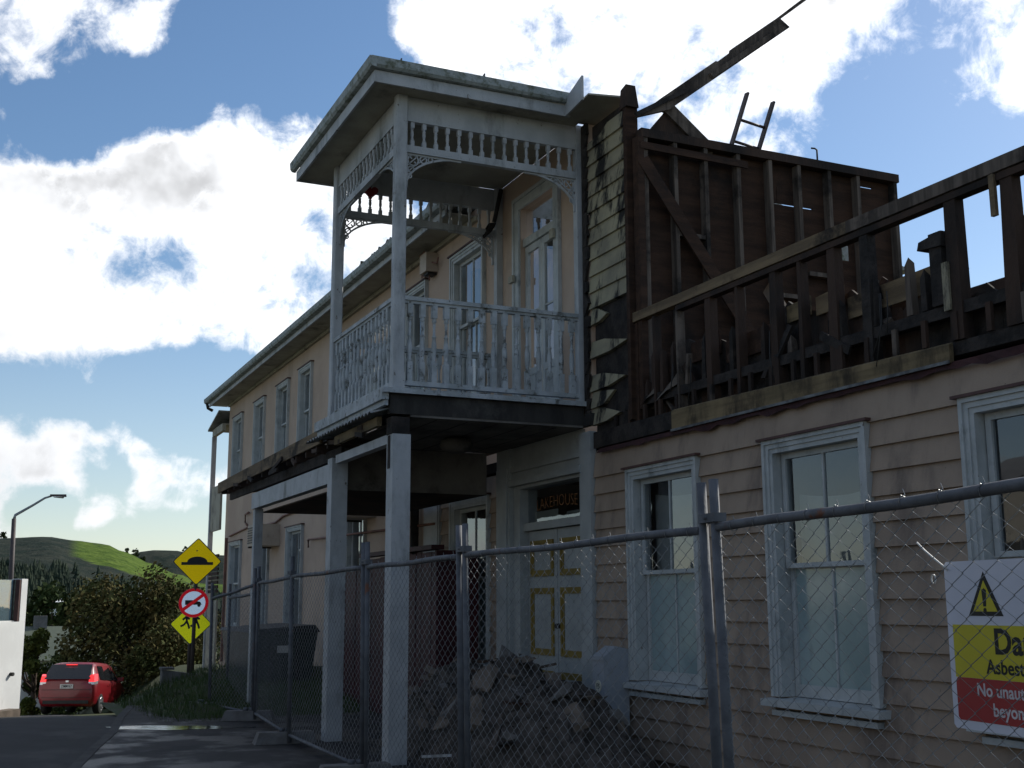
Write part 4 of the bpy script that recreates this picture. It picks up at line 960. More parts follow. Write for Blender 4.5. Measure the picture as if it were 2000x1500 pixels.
for pts in ([(-16.9, FY - .1, 6.96), (-16.92, FY - .14, 7.03), (-17.1, FY - .16, 7.0)], [(-16.97, FY - .1, 6.7), (-17.12, FY - .11, 6.66), (-17.13, FY - .09, 6.8)], [(-16.68, FY - .1, 6.8), (-16.5, FY - .09, 6.74), (-16.47, FY - .08, 6.83)], [(-16.8, FY - .1, 6.66), (-16.8, FY - .1, 6.54)]):
    MB().tube(pts, .013, 5).build('wire', 'pipe_copper', t)
box('mounting', 'black_iron', t, -16.9, -16.72, FY - .16, FY - .02, 6.62, 6.659)
# red paper heart under the balcony ceiling
hp = []
for k in range(26):
    a = 2 * math.pi * k / 26; hp.append((.0058 * 16 * math.sin(a) ** 3, .0058 * (13 * math.cos(a) - 5 * math.cos(2 * a) - 2 * math.cos(3 * a) - math.cos(4 * a))))
t = thing('hanging_heart', (-14.1, 4.3, 6.6), 'red heart decoration hanging under the balcony ceiling', 'decoration')
m2 = MB(); m2.prism(hp, lambda a, b, d: (-14.20 + d, 4.42 + a, 6.875 + b), -.025, .025); m2.build('heart', 'red_paper', t, True)
MB().tube([(-14.20, 4.42, 6.92), (-14.20, 4.42, 7.2)], .004, 4).build('string', 'sign_black', t)
t = thing('ceiling_lamp', (-13.1, 5.2, 3.3), 'round dark globe lamp under the balcony', 'lamp')
m2 = MB(); m2.lathe([(.07, .0), (.17, .03), (.205, .09), (.19, .15), (.11, .175)], (-13.1, 5.2, 3.36), 16); m2.build('globe', 'dark_soffit', t)
MB().lathe([(.13, 0), (.12, .02)], (-13.1, 5.2, 3.53), 14).build('ceiling_rose', 'black_iron', t)
# grey cabinet leaning on the wall by the entrance
t = thing('service_cabinet', (-10.9, 6.0, 0), 'pale grey sloping-topped cabinet with round sticker beside the entrance', 'cabinet')
m2 = MB(); m2.prism([(5.95, .38), (6.24, .38), (6.24, 1.13), (6.10, 1.16), (5.95, 1.06)], lambda a, b, d: (d, a, b), -11.14, -10.90); m2.build('case', 'grey_box', t, True)
box('plinth', 'concrete', t, -11.13, -10.91, 5.98, 6.24, .002, .379)
box('lid_edge', 'grey_box', t, -11.16, -10.88, 5.93, 5.949, 1.02, 1.06)
m2 = MB(); m2.prism([(.062 * math.cos(2 * math.pi * k / 18), .062 * math.sin(2 * math.pi * k / 18)) for k in range(18)], lambda a, b, d: (-11.02 + a, d, .76 + b), 5.944, 5.949); st = m2.build('sticker', 'sticker', t, True)
text_mesh('FS', .075, 'sign_black', 'lettering', st, (-11.02, 5.9435, .735), (1, 0, 0), (0, 0, 1), .0005, bold=.001)
# maroon timber hoarding under the verandah
t = thing('timber_hoarding', (-17.4, 5.6, 0), 'dark maroon board hoarding standing between the white verandah posts', 'hoarding')
for k in range(23):
    x = -19.4 + k * .2; h_ = 2.28 if k > 6 else 2.1
    MB().box(x, x + .19, 5.60 + random.uniform(0, .012), 5.63, .02, h_ + random.uniform(-.02, .02)).build('board', 'maroon', t)
MB().box(-19.4, -14.85, 5.631, 5.69, 1.9, 2.0).build('rail', 'maroon', t); MB().box(-19.4, -14.85, 5.631, 5.69, .4, .5).build('rail', 'maroon', t)
MB().box(-18.0, -14.78, 5.52, 5.7, 2.30, 2.36).build('capping', 'maroon', t)
m2 = MB(); m2.box(-14.86, -14.80, 5.60, 6.2, .02, 2.29); m2.build('end_panel', 'maroon', t)
# big waste bin
t = thing('waste_bin', (-21.6, 4.9, 0), 'large dark green wheeled waste bin behind the wire fence', 'bin')
m2 = MB(); m2.hexa([(-22.8, 4.5, .16), (-20.5, 4.5, .16), (-20.5, 5.45, .16), (-22.8, 5.45, .16)], [(-22.95, 4.4, 1.12), (-20.4, 4.4, 1.12), (-20.4, 5.55, 1.12), (-22.95, 5.55, 1.12)]); m2.build('tub', 'dark_green_bin', t)
m2 = MB(); m2.hexa([(-23, 4.36, 1.121), (-20.35, 4.36, 1.121), (-20.35, 5.58, 1.121), (-23, 5.58, 1.121)], [(-23, 4.4, 1.17), (-20.36, 4.4, 1.17), (-20.38, 5.5, 1.24), (-22.98, 5.5, 1.24)]); m2.build('lid', 'black_plastic', t)
for x in (-22.6, -20.7):
    for y in (4.6, 5.35): MB().tube([(x - .03, y, .08), (x + .03, y, .08)], .08, 10).build('castor', 'tyre', t)
for y in (4.75, 5.2): MB().box(-20.43, -20.39, y - .03, y + .03, .3, .95).build('rib', 'black_plastic', t)
MB().box(-20.402, -20.385, 4.85, 5.05, .78, .9).build('label_plate', 'plate_white', t)

# ------------------------------------------------------------------ temporary fence panels
def fence_panel(label, p, q, zt0, zt1, zb=.10, ext=.24, pitch=.062, foot0=True, clamp=True, lean=0.0, shear=.045):
    p = Vector((*p, 0)); q = Vector((*q, 0)); L_ = (q - p).length; d = (q - p) / L_; nrm = Vector((-d.y, d.x, 0))
    t = thing('wire_fence', ((p + q) / 2).to_tuple(), label, 'fence', 'temporary wire fence panels along the pavement')
    def P(s_, z): return p + d * (s_ - shear * (zt0 - z)) + nrm * (lean * z) + Vector((0, 0, z))
    zt = lambda s_: zt0 + (zt1 - zt0) * s_ / L_
    for s_ in (0.0, L_): MB().tube([P(s_, .02), P(s_, zt(s_) + ext)], .0245, 10).build('post', 'galv', t)
    nn = 10
    MB().tube([P(.0245 + (L_ - .049) * k / nn, zt(L_ * k / nn) + .006 * math.sin(k * .9)) for k in range(nn + 1)], .0225, 10).build('top_rail', 'galv', t)
    MB().tube([P(.0245, zb), P(L_ - .0245, zb)], .020, 8).build('bottom_rail', 'galv', t)
    m2 = MB(); nw = int(L_ / pitch); r_ = .0021
    for i in range(nw + 1):
        s0 = (i + .25) * L_ / (nw + .5); nz = int((zt(s0) - zb) / (pitch * .62)); pts = []
        for k in range(nz + 1):
            z_ = zb + (zt(s0) - .0 - zb) * k / nz
            s_ = s0 + (pitch * .5 - .001 if (k + i) % 2 else -pitch * .5 + .001)
            s_ = min(max(s_, .02), L_ - .02)
            pts.append(P(s_, z_) + nrm * (.003 if (k + i) % 2 else -.003) + nrm * .012 * math.sin(s0 * 1.3 + z_ * 1.1))
        base = len(m2.v)
        for a in pts:
            for k in range(3):
                an = 2 * math.pi * k / 3; m2.v.append(tuple(a + nrm * (r_ * math.cos(an)) + d * (r_ * math.sin(an) * .9) + Vector((0, 0, r_ * math.sin(an) * .5))))
        for j in range(len(pts) - 1):
            for k in range(3): m2.f.append((base + j * 3 + k, base + j * 3 + (k + 1) % 3, base + j * 3 + 3 + (k + 1) % 3, base + j * 3 + 3 + k)); m2.sm.append(True)
    w_ = m2.build('wire_mesh', 'wire', t); w_['kind'] = 'stuff'
    m3 = MB()     # tie wires round the top rail
    for k in range(int(L_ / .22)):
        s_ = .12 + k * .22; c = P(s_, zt(s_))
        m3.tube([c + Vector((0, 0, .025 * math.cos(a))) + nrm * .025 * math.sin(a) + d * .004 * a for a in [2 * math.pi * j / 8 for j in range(9)]], .0022, 3, False)
        m3.tube([c + Vector((0, 0, .024)), c + Vector((0, 0, .048)) + d * .012], .0018, 3, False)
    m3.build('tie_wire', 'wire', t)['kind'] = 'stuff'
    if clamp:
        c = P(L_ + .035, zt1 + .05)
        m4 = MB(); m4.box(-.085, .085, -.034, .034, -.022, .022); m4.tube([(0, -.05, 0), (0, .05, 0)], .009, 6)
        me = m4.mesh('post_clamp'); me.materials.append(M['galv']); link('post_clamp', me, c, t, (0, 0, math.atan2(d.y, d.x)))
    return t
def foot_block(x, y, ang, label):
    m2 = MB(); m2.hexa([(-.36, -.12, 0), (.36, -.12, 0), (.36, .12, 0), (-.36, .12, 0)], [(-.31, -.09, .13), (.31, -.09, .13), (.31, .09, .13), (-.31, .09, .13)])
    me = m2.mesh('concrete_block'); me.materials.append(M['concrete'])
    t = thing('concrete_block', (x, y, 0.002), label, 'concrete block', 'concrete feet of the wire fence'); t.rotation_euler = (0, 0, ang)
    b_ = bpy.data.objects.new('block', me); col.objects.link(b_); b_.parent = t
    m3 = MB(); m3.tube([(-.04, 0, .125), (-.04, 0, .17)], .034, 8); m3.tube([(.04, 0, .125), (.04, 0, .17)], .034, 8)
    me = m3.mesh('socket'); me.materials.append(M['galv']); s_ = bpy.data.objects.new('socket', me); col.objects.link(s_); s_.parent = t
fence_panel('wire fence panel with the asbestos danger board tied to it', (-2.0, 3.0), (-4.93, 3.33), 1.975, 1.96)
fence_panel('wire fence panel in front of the entrance doors and rubble heap', (-5.06, 3.345), (-8.42, 3.42), 1.955, 1.955)
fence_panel('wire fence panel in front of the corner verandah post', (-8.55, 3.42), (-11.0, 3.46), 1.95, 1.94)
fence_panel('wire fence panel in front of the middle verandah post', (-11.13, 3.46), (-14.15, 3.52), 1.94, 1.915)
fence_panel('wire fence panel in front of the thin far verandah post', (-14.25, 3.54), (-17.1, 3.77), 1.91, 1.885)
fence_panel('wire fence panel turning back towards the road beside the warning signs', (-17.2, 3.74), (-18.9, 3.45), 1.86, 1.68, clamp=False)
fence_panel('wire fence panel standing behind the others next to the waste bin', (-18.1, 4.0), (-20.9, 4.12), 1.76, 1.70, clamp=False)
foot_block(-17.15, 3.70, 1.2, 'concrete foot under the pair of posts where the fence turns')
foot_block(-14.2, 3.50, 1.5, 'concrete foot near the middle verandah post')
foot_block(-18.9, 3.36, .3, 'concrete foot at the fence end beside the grass')
foot_block(-11.07, 3.40, 1.5, 'concrete foot near the corner verandah post')
# danger board tied behind the mesh
A0 = Vector((-3.30, 3.205, 1.165)); dx = Vector((1, -.1125, 0)).normalized(); dz = Vector((0, 0, 1)); nn = dx.cross(dz)   # nn points to the street
t = thing('danger_board', (-2.9, 3.16, 1.165), 'white yellow and red asbestos danger board hung on the wire fence', 'sign')
W_, Hh = .86, .575
def BP(a, b, c=0.0): return A0 + dx * a + dz * b + nn * c
def plate(name, m, a0, a1, b0, b1, c0, c1, par, cham=0.0):
    k = cham
    poly = [(a0 + k, b0), (a1 - k, b0), (a1, b0 + k), (a1, b1 - k), (a1 - k, b1), (a0 + k, b1), (a0, b1 - k), (a0, b0 + k)] if k else [(a0, b0), (a1, b0), (a1, b1), (a0, b1)]
    m2 = MB(); m2.prism(poly, lambda a, b, d: BP(a, b, d), c0, c1); return m2.build(name, m, par, True)
bd_ = plate('panel', 'board_white', 0, W_, 0, Hh, 0, .004, t, .012)
plate('yellow_field', 'board_yellow', .028, W_ - .028, .175, .355, .0045, .0055, bd_)
plate('red_field', 'board_red', .028, W_ - .028, .03, .1745, .0045, .0055, bd_, .01)
def tri(m, s_, c0, c1, name):
    m2 = MB(); cx, cy = .205, .436; r_ = s_
    poly = [(cx + r_ * math.cos(a), cy + r_ * math.sin(a)) for a in (math.pi / 2, math.pi * 7 / 6, math.pi * 11 / 6)]
    m2.prism(poly, lambda a, b, d: BP(a, b, d), c0, c1); return m2.build(name, m, bd_, True)
tri('sign_black', .100, .0045, .0055, 'warning_triangle'); tri('board_yellow', .070, .0058, .0064, 'warning_triangle_field')
m2 = MB(); m2.prism([(.198, .418), (.212, .418), (.2165, .473), (.205, .48), (.1935, .473)], lambda a, b, d: BP(a, b, d), .0066, .0072); m2.prism([(.205 + .0085 * math.cos(2 * math.pi * k / 10), .405 + .0085 * math.sin(2 * math.pi * k / 10)) for k in range(10)], lambda a, b, d: BP(a, b, d), .0066, .0072); m2.build('exclamation_mark', 'sign_black', bd_, True)
def word(s_, size, a, b, m, bold=.0012): text_mesh(s_, size, m, 'lettering', bd_, BP(a, b, .0062), dx, dz, .0003, 'CENTER', bold=bold)
word('Danger', .118, W_ / 2 - .02, .262, 'sign_black', .003); word('Asbestos hazard', .066, W_ / 2 - .02, .195, 'sign_black', .0014)
word('No unauthorised access', .060, W_ / 2 - .005, .118, 'board_text', .0012); word('beyond this point', .060, W_ / 2 - .01, .055, 'board_text', .0012)
MB().tube([BP(-.11, Hh + .075, .03), BP(-.07, Hh + .045, .03), BP(-.03, Hh + .02, .03), BP(.012, Hh - .012, .02), BP(.03, Hh - .03, .012)], .0035, 6).build('cable_tie', 'plate_white', t)
MB().tube([BP(-.028 + .012 * math.cos(a), Hh - .06 + .016 * math.sin(a), .03) for a in [2 * math.pi * k / 10 for k in range(11)]], .003, 5).build('tie_loop', 'plate_white', t)

# ------------------------------------------------------------------ rubble heap by the entrance
def heap_z(x, y):
    e = ((x + 11.9) / 2.75) ** 2 + ((y - 5.25) / .98) ** 2
    return .93 * max(0, 1 - e) ** .72 * (1 + .1 * math.sin(x * 5 + y * 3)) if e < 1 else 0
m2 = MB(); nx, ny = 70, 26
for i in range(nx + 1):
    for j in range(ny + 1):
        x = -14.7 + 5.7 * i / nx; y = 4.2 + 2.03 * j / ny; z_ = heap_z(x, y)
        m2.v.append((x + random.uniform(-.03, .03), y + random.uniform(-.03, .03), (z_ + random.uniform(-.06, .07)) if z_ > .02 else -.02))
for i in range(nx):
    for j in range(ny): m2.f.append((i * (ny + 1) + j, (i + 1) * (ny + 1) + j, (i + 1) * (ny + 1) + j + 1, i * (ny + 1) + j + 1)); m2.sm.append(False)
for _ in range(900):
    a = random.uniform(0, 6.28); r_ = random.random() ** .5; x, y = -11.9 + 2.8 * r_ * math.cos(a), 5.25 + 1.02 * r_ * math.sin(a); s_ = random.uniform(.012, .05)
    if y > 6.18: continue
    z_ = heap_z(x, y) + .02
    q = [Vector((random.uniform(-1, 1), random.uniform(-1, 1), random.uniform(-.6, .9))) * s_ for _ in range(4)]
    m2.add([Vector((x, y, z_)) + p for p in q], [(0, 1, 2), (0, 2, 3), (0, 3, 1), (1, 3, 2)])
rh = m2.build('rubble_heap', 'rubble_dark'); tag(rh, 'heap of dark demolition rubble against the entrance doors', 'rubble', kind='stuff')
def chunk_mesh(seed, flat):
    rnd = random.Random(seed); bm = bmesh.new(); n_ = 11
    for _ in range(n_):
        v_ = Vector((rnd.uniform(-1, 1), rnd.uniform(-.8, .8), rnd.uniform(-flat, flat))); bm.verts.new(v_)
    bmesh.ops.convex_hull(bm, input=bm.verts); me = bpy.data.meshes.new('chunk')
    loose = [v_ for v_ in bm.verts if not v_.link_faces]
    bmesh.ops.delete(bm, geom=loose, context='VERTS'); bm.to_mesh(me); bm.free(); return me
cms = []
for s_ in range(7):
    me = chunk_mesh(40 + s_, (.35, .2, .5, .3, .25, .6, .18)[s_]); me.materials.append(M['chunk_grey' if s_ % 3 else 'chunk_tan']); cms.append(me)
def chunk(x, y, s_, k, label, grp, rot=None, up=.02, m=None):
    me = cms[k]
    if m:
        me = me.copy(); me.materials.clear(); me.materials.append(M[m])
    o = bpy.data.objects.new('concrete_chunk', me); col.objects.link(o); o.location = (x, y, heap_z(x, y) + up)
    o.scale = (s_, s_, s_); o.rotation_euler = rot or (random.uniform(-.7, .7), random.uniform(-.7, .7), random.uniform(0, 6.28))
    tag(o, label, 'rubble chunk', grp)
for i in range(46):
    a = random.uniform(0, 6.28); r_ = random.uniform(.1, .96) ** .6; x, y = -11.9 + 2.6 * r_ * math.cos(a), 5.2 + .92 * r_ * math.sin(a)
    if y > 6.0: y = 5.9
    s_, k_ = random.uniform(.06, .17), random.randrange(7)
    lab = ('small ' if s_ < .095 else 'fist-thick ' if s_ < .13 else 'big ') + ('grey ' if k_ % 3 else 'tan ') + ('flat piece' if k_ in (1, 4, 6) else 'lump') + ' in the rubble ' + ('beside the corner post' if x < -13 else 'below the entrance doors' if x < -11.6 else 'next to the grey cabinet')
    chunk(x, y, s_, k_, lab, 'broken chunks in the rubble heap')
chunk(-12.55, 5.6, .36, 1, 'large pale grey slab topping the rubble heap', 'broken chunks in the rubble heap', (.75, .25, .4), .16)
chunk(-13.3, 5.45, .27, 3, 'dark grey block leaning at the back of the rubble heap near the window', 'broken chunks in the rubble heap', (.9, .1, 2.), .08)
chunk(-11.2, 4.8, .22, 0, 'tan chunk with a cracked face on the rubble heap', 'broken chunks in the rubble heap', (.9, .2, .3), .06, 'chunk_tan')
chunk(-10.95, 4.6, .25, 4, 'lower tan slab on the slope of the rubble heap', 'broken chunks in the rubble heap', (.8, -.2, 1.1), .05, 'chunk_tan')
chunk(-13.9, 4.75, .30, 2, 'grey lump at the foot of the rubble heap beside the corner post', 'broken chunks in the rubble heap', None, .05)
for (p, q, lab) in (((-12.4, 4.55, .62), (-11.5, 4.35, .5), 'thin grey batten lying across the rubble heap'), ((-10.9, 4.85, .62), (-10.3, 4.45, .30), 'pale batten sliding down the rubble heap by the cabinet'), ((-11.4, 4.2, .12), (-10.6, 4.15, .22), 'bent white strip at the foot of the rubble heap')):
    o = MB().beam(p, q, .05, .025).build('timber_batten', 'stud_wood' if 'white' not in lab else 'white_paint'); tag(o, lab, 'batten')
for k in range(12):
    x, y = random.uniform(-13.8, -10.2), random.uniform(4.5, 5.6); z_ = heap_z(x, y); a = random.uniform(0, 6.28); l_ = random.uniform(.2, .6)
    dirv = Vector((math.cos(a), math.sin(a) * .7, random.uniform(-.15, .35))) * l_; c = Vector((x, y, z_ + .05))
    o = MB().beam(c - dirv * .5, c + dirv * .5, random.uniform(.05, .13), random.uniform(.012, .03), (0, random.uniform(-.4, .4), 1)).build('timber_offcut', random.choice(('char_brown', 'stud_wood', 'plank_brown', 'char')))
    tag(o, ('short ' if l_ < .4 else 'long ') + 'charred board offcut in the rubble ' + ('beside the corner post' if x < -12.8 else 'below the entrance doors' if x < -11.6 else 'next to the grey cabinet'), 'offcut', 'charred board offcuts in the rubble heap')
for k in range(5):
    x, y = random.uniform(-13.2, -10.6), random.uniform(4.6, 5.3); z_ = heap_z(x, y) + .07; n_ = 7; w_ = random.uniform(.18, .4)
    m2 = MB(); a = random.uniform(0, 3)
    for i in range(n_):
        for j in (0, 1): m2.v.append((x + w_ * (i / n_ - .5) * math.cos(a) - (j - .5) * .18 * math.sin(a), y + w_ * (i / n_ - .5) * math.sin(a) + (j - .5) * .18 * math.cos(a), z_ + (.02 if i % 2 else -.01) + random.uniform(-.02, .02) + .05 * j))
    for i in range(n_ - 1): m2.f.append((2 * i, 2 * i + 1, 2 * i + 3, 2 * i + 2)); m2.sm.append(False)
    o = m2.build('crumpled_sheet', random.choice(('iron_roof', 'flashing', 'chunk_tan'))); tag(o, ('wide ' if w_ > .29 else 'narrow ') + 'crumpled sheet-metal scrap on the rubble ' + ('below the entrance doors' if x < -11.8 else 'next to the grey cabinet'), 'scrap', 'crumpled scraps on the rubble heap')

# ------------------------------------------------------------------ grass bank and low wall at the corner
def bank_z(x, y):
    e = sstep(-16.9, -18.6, -(-x) if 0 else x) if 0 else sstep(16.9, 18.6, -x)
    f_ = sstep(2.3, 3.1, y)
    e *= 1 - sstep(22.1, 22.5, -x)
    return -.10 + (.12 + .42 * sstep(18.5, 23, -x) * sstep(2.6, 4.3, y)) * e * f_ + (.10 * e * f_)
xs = [-16.6 - .4 * i for i in range(16)]; ys = [2.25 + .2 * i for i in range(20)]
bk = struct(grid(xs, ys, lambda x, y: min(bank_z(x, y), 9) + .02 * math.sin(x * 3) * math.sin(y * 4), 'grass_bank', 'soil_grass'))
m2 = MB()
for _ in range(9000):
    x = random.uniform(-22.2, -16.9); y = random.uniform(2.45, 5.9)
    if x > -17.3 and random.random() < .5: continue
    z_ = bank_z(x, y) - .01; h_ = random.uniform(.05, .16); a = random.uniform(0, 6.28); w_ = .006
    tx, ty = random.uniform(-.06, .06), random.uniform(-.06, .06)
    m2.add([(x - w_ * math.cos(a), y - w_ * math.sin(a), z_), (x + w_ * math.cos(a), y + w_ * math.sin(a), z_), (x + tx, y + ty, z_ + h_)], [(0, 1, 2)])
o = m2.build('grass', 'grass'); tag(o, 'rough green grass growing on the bank below the traffic signs', 'grass', kind='stuff')
t = thing('retaining_wall', (-22.2, 3.3, -.2), 'short grey concrete retaining wall at the end of the grass bank', 'wall')
m2 = MB(); m2.hexa([(-22.3, 3.22, -.9), (-22.05, 3.22, -.9), (-22.05, 4.3, -.9), (-22.3, 4.3, -.9)], [(-22.3, 3.22, .46), (-22.05, 3.22, .46), (-22.05, 4.3, .30), (-22.3, 4.3, .30)]); m2.build('stem', 'concrete', t)
box('coping', 'concrete', t, -22.32, -22.03, 3.2, 3.42, .461, .50)

# ------------------------------------------------------------------ traffic signs
def disc(r_, n=32): return [(r_ * math.cos(2 * math.pi * k / n), r_ * math.sin(2 * math.pi * k / n)) for k in range(n)]
def rdiamond(r_, c):
    o = []
    for k in range(4):
        a = math.pi / 2 * k + math.pi / 2; ux, uy = math.cos(a), math.sin(a); vx, vy = -uy, ux
        o += [(ux * (r_ - c) + -vx * c, uy * (r_ - c) + -vy * c), (ux * (r_ - c * .35), uy * (r_ - c * .35)), (ux * (r_ - c) + vx * c, uy * (r_ - c) + vy * c)]
    return o
def face(ctr, tilt, rz):
    n_ = Vector((math.cos(tilt) * math.cos(rz), math.cos(tilt) * math.sin(rz), math.sin(tilt))); a_ = Vector((-math.sin(rz), math.cos(rz), 0)); b_ = n_.cross(a_)
    return lambda a, b, c: Vector(ctr) + a_ * a + b_ * b + n_ * c
def splate(poly, fn, c0, c1, name, m, par):
    m2 = MB(); m2.prism(poly, fn, c0, c1); return m2.build(name, m, par, True)
t = thing('traffic_sign', (-23.06, 3.90, .2), 'yellow road hump sign above a round no-trucks sign on one post', 'traffic sign')
MB().tube([(-23.06, 3.90, -.1), (-23.06, 3.90, 2.6)], .036, 10).build('post', 'lamp_pole', t)
fn = face((-23.0, 3.90, 2.385), .15, -.27)
b_ = splate(rdiamond(.455, .03), fn, -.004, 0, 'sign_plate', 'sign_back', t)
splate(rdiamond(.452, .03), fn, .001, .003, 'border_line', 'sign_black', b_)
splate(rdiamond(.432, .028), fn, .004, .005, 'yellow_field', 'sheet_yellow', b_)
hump = [(-.29, -.01), (-.29, -.065), (.29, -.065), (.29, -.01), (.185, -.01)] + [(.185 * math.cos(a), -.01 + .105 * math.sin(a)) for a in [math.pi * k / 12 for k in range(1, 12)]] + [(-.185, -.01)]
m2 = MB(); m2.prism(hump[::1], fn, .006, .007); m2.build('hump_symbol', 'sign_black', b_, True)
fn = face((-23.0, 3.865, 1.62), .15, -.27)
c_ = splate(disc(.275), fn, -.004, 0, 'sign_plate', 'sign_back', t)
splate(disc(.272), fn, .001, .002, 'red_ring', 'sheet_red', c_); splate(disc(.215), fn, .003, .004, 'white_field', 'sheet_white', c_)
truck = [(-.155, -.035), (-.155, .05), (.06, .05), (.06, .03), (.12, .02), (.15, -.035)]
splate(truck, fn, .005, .0055, 'truck_symbol', 'sign_black', c_)
for a in (-.10, .10):
    splate([(a + .03 * math.cos(2 * math.pi * k / 12), -.045 + .03 * math.sin(2 * math.pi * k / 12)) for k in range(12)], fn, .0058, .0062, 'truck_wheel', 'sign_black', c_)
s2 = .022; splate([(-.19 + s2, -.13 - s2), (.17 + s2, .15 - s2), (.17 - s2, .15 + s2), (-.19 - s2, -.13 + s2)], fn, .0066, .007, 'red_bar', 'sheet_red', c_)
t = thing('pedestrian_sign', (-27.06, 4.50, .2), 'yellow-green pedestrian crossing sign half hidden behind the round sign', 'traffic sign')
MB().tube([(-27.06, 4.50, -.2), (-27.06, 4.50, 1.7)], .036, 10).build('post', 'lamp_pole', t)
fn = face((-27.0, 4.50, 1.17), .15, -.27)
b_ = splate(rdiamond(.45, .03), fn, -.004, 0, 'sign_plate', 'sign_back', t)
splate(rdiamond(.447, .03), fn, .001, .003, 'border_line', 'sign_black', b_); splate(rdiamond(.43, .028), fn, .004, .005, 'yellow_field', 'sheet_lemon', b_)
def stick(p, q, w_=.022):
    p, q = Vector((*p, 0)), Vector((*q, 0)); d_ = (q - p).normalized(); s_ = Vector((-d_.y, d_.x, 0)) * w_
    return [tuple((p + s_)[:2]), tuple((p - s_)[:2]), tuple((q - s_)[:2]), tuple((q + s_)[:2])]
m2 = MB()
for ox in (-.10, .11):
    for seg in (((0, .17), (.01, .05)), ((.01, .06), (-.05, -.02)), ((-.05, -.02), (-.12, -.05)), ((.01, .06), (.05, -.03)), ((.05, -.03), (.07, -.10)), ((0, .16), (-.08, .09)), ((0, .16), (.07, .10))):
        m2.prism(stick((seg[0][0] + ox, seg[0][1]), (seg[1][0] + ox, seg[1][1])), fn, .006, .007)
    m2.prism([(ox + .033 * math.cos(2 * math.pi * k / 12), .225 + .033 * math.sin(2 * math.pi * k / 12)) for k in range(12)], fn, .006, .007)
m2.build('walking_figures', 'sign_black', b_, True)

# ------------------------------------------------------------------ street lamp, white wall
t = thing('street_lamp', (-55, 1.7, gz(-55, 1.7)), 'dark street lamp pole with bent pale arm behind the white wall', 'street lamp')
MB().tube([(-55, 1.70, gz(-55, 1.7) - .2), (-55, 1.63, 2.5), (-55, 1.58, 5.2)], [.13, .105, .09], 10).build('pole', 'lamp_pole', t)
MB().tube([(-55, 1.58, 5.15), (-55, 1.62, 5.35), (-55, 2.3, 5.80), (-55, 2.75, 6.12), (-55, 3.05, 6.23)], [.07, .06, .05, .045, .04], 8).build('arm', 'lamp_arm', t)
m2 = MB(); m2.hexa([(-55.1, 2.95, 6.20), (-54.9, 2.95, 6.20), (-54.9, 2.95, 6.28), (-55.1, 2.95, 6.28)], [(-55.14, 3.62, 6.20), (-54.86, 3.62, 6.20), (-54.88, 3.60, 6.30), (-55.12, 3.60, 6.30)]); m2.build('lamp_head', 'lamp_pole', t)
MB().hexa([(-55.1, 3.1, 6.16), (-54.9, 3.1, 6.16), (-54.9, 3.1, 6.199), (-55.1, 3.1, 6.199)], [(-55.08, 3.5, 6.13), (-54.92, 3.5, 6.13), (-54.9, 3.55, 6.199), (-55.1, 3.55, 6.199)]).build('lens', 'rim', t)
t = thing('boundary_wall', (-36, 1.5, -1.4), 'white plastered wall with a glass panel along its top beside the road', 'wall')
E0 = Vector((-36.0, 1.51, 0)); wd = Vector((.8, -.6, 0)); wn_ = Vector((.6, .8, 0))
def wbox(name, m, s0, s1, z0, z1, c0, c1):
    m2 = MB(); q = [(s0, c0), (s1, c0), (s1, c1), (s0, c1)]
    m2.hexa([E0 + wd * a + wn_ * b + Vector((0, 0, z0)) for a, b in q], [E0 + wd * a + wn_ * b + Vector((0, 0, z1)) for a, b in q]); return m2.build(name, m, t, True)
wbox('plaster', 'lit_white_wall', 0, 9, -1.9, 1.14, -.3, 0); wbox('end_pier', 'lit_white_wall', 0, .27, 1.141, 2.30, -.3, 0)
wbox('edge_trim', 'brown_trim', .271, .35, 1.141, 2.28, -.22, -.01); wbox('glass_panel', 'balustrade_glass', .351, 9, 1.17, 2.26, -.16, -.14); wbox('base_rail', 'plate_white', .351, 9, 1.141, 1.169, -.19, -.10)
wbox('return_wall', 'lit_white_wall', 0, .25, -2.2, 2.28, -6, -.301)
_c = E0 + wd * .5 + Vector((0, 0, -.25)); MB().tube([_c, _c + wn_ * .1], .05, 8).build('spout', 'black_iron', t)
wbox('low_kerb_block', 'chunk_tan', .45, 3.5, -1.9, -1.15, .001, .35)

# ------------------------------------------------------------------ red hatchback driving away
CAR0 = Vector((-38.4, 2.85, 0)); fwd = Vector((-math.cos(R(21)), math.sin(R(21)), 0)); cc_ = CAR0 + fwd * 1.95
cc_.z = gz(cc_.x, cc_.y) - .115
t = thing('red_car', cc_, 'red five-door hatchback seen from behind on the sunlit road below the crest', 'car')
pit = math.atan2(gz(*(cc_ + fwd * 1.2)[:2]) - gz(*(cc_ - fwd * 1.2)[:2]), 2.4)
t.rotation_euler = (0, -pit, math.atan2(fwd.y, fwd.x))
ST = [(-1.92, .34, .70, .74, .80, .70, .86, .60), (-1.89, .25, .77, .81, .92, .775, .97, .70), (-1.80, .22, .79, .83, .97, .79, 1.10, .68), (-1.62, .22, .80, .838, .98, .80, 1.36, .615), (-1.45, .22, .80, .84, .975, .81, 1.475, .585),
      (-1.2, .2, .80, .84, .97, .815, 1.51, .59), (-.6, .2, .80, .842, .955, .82, 1.525, .60), (0, .2, .80, .842, .94, .82, 1.52, .60), (.45, .2, .80, .84, .93, .82, 1.47, .60), (.9, .2, .80, .838, .92, .805, 1.22, .64), (1.2, .2, .79, .83, .91, .79, 1.0, .68),
      (1.6, .22, .76, .79, .82, .74, .88, .60), (1.85, .26, .70, .72, .68, .66, .74, .5), (1.93, .32, .62, .64, .56, .58, .60, .45)]
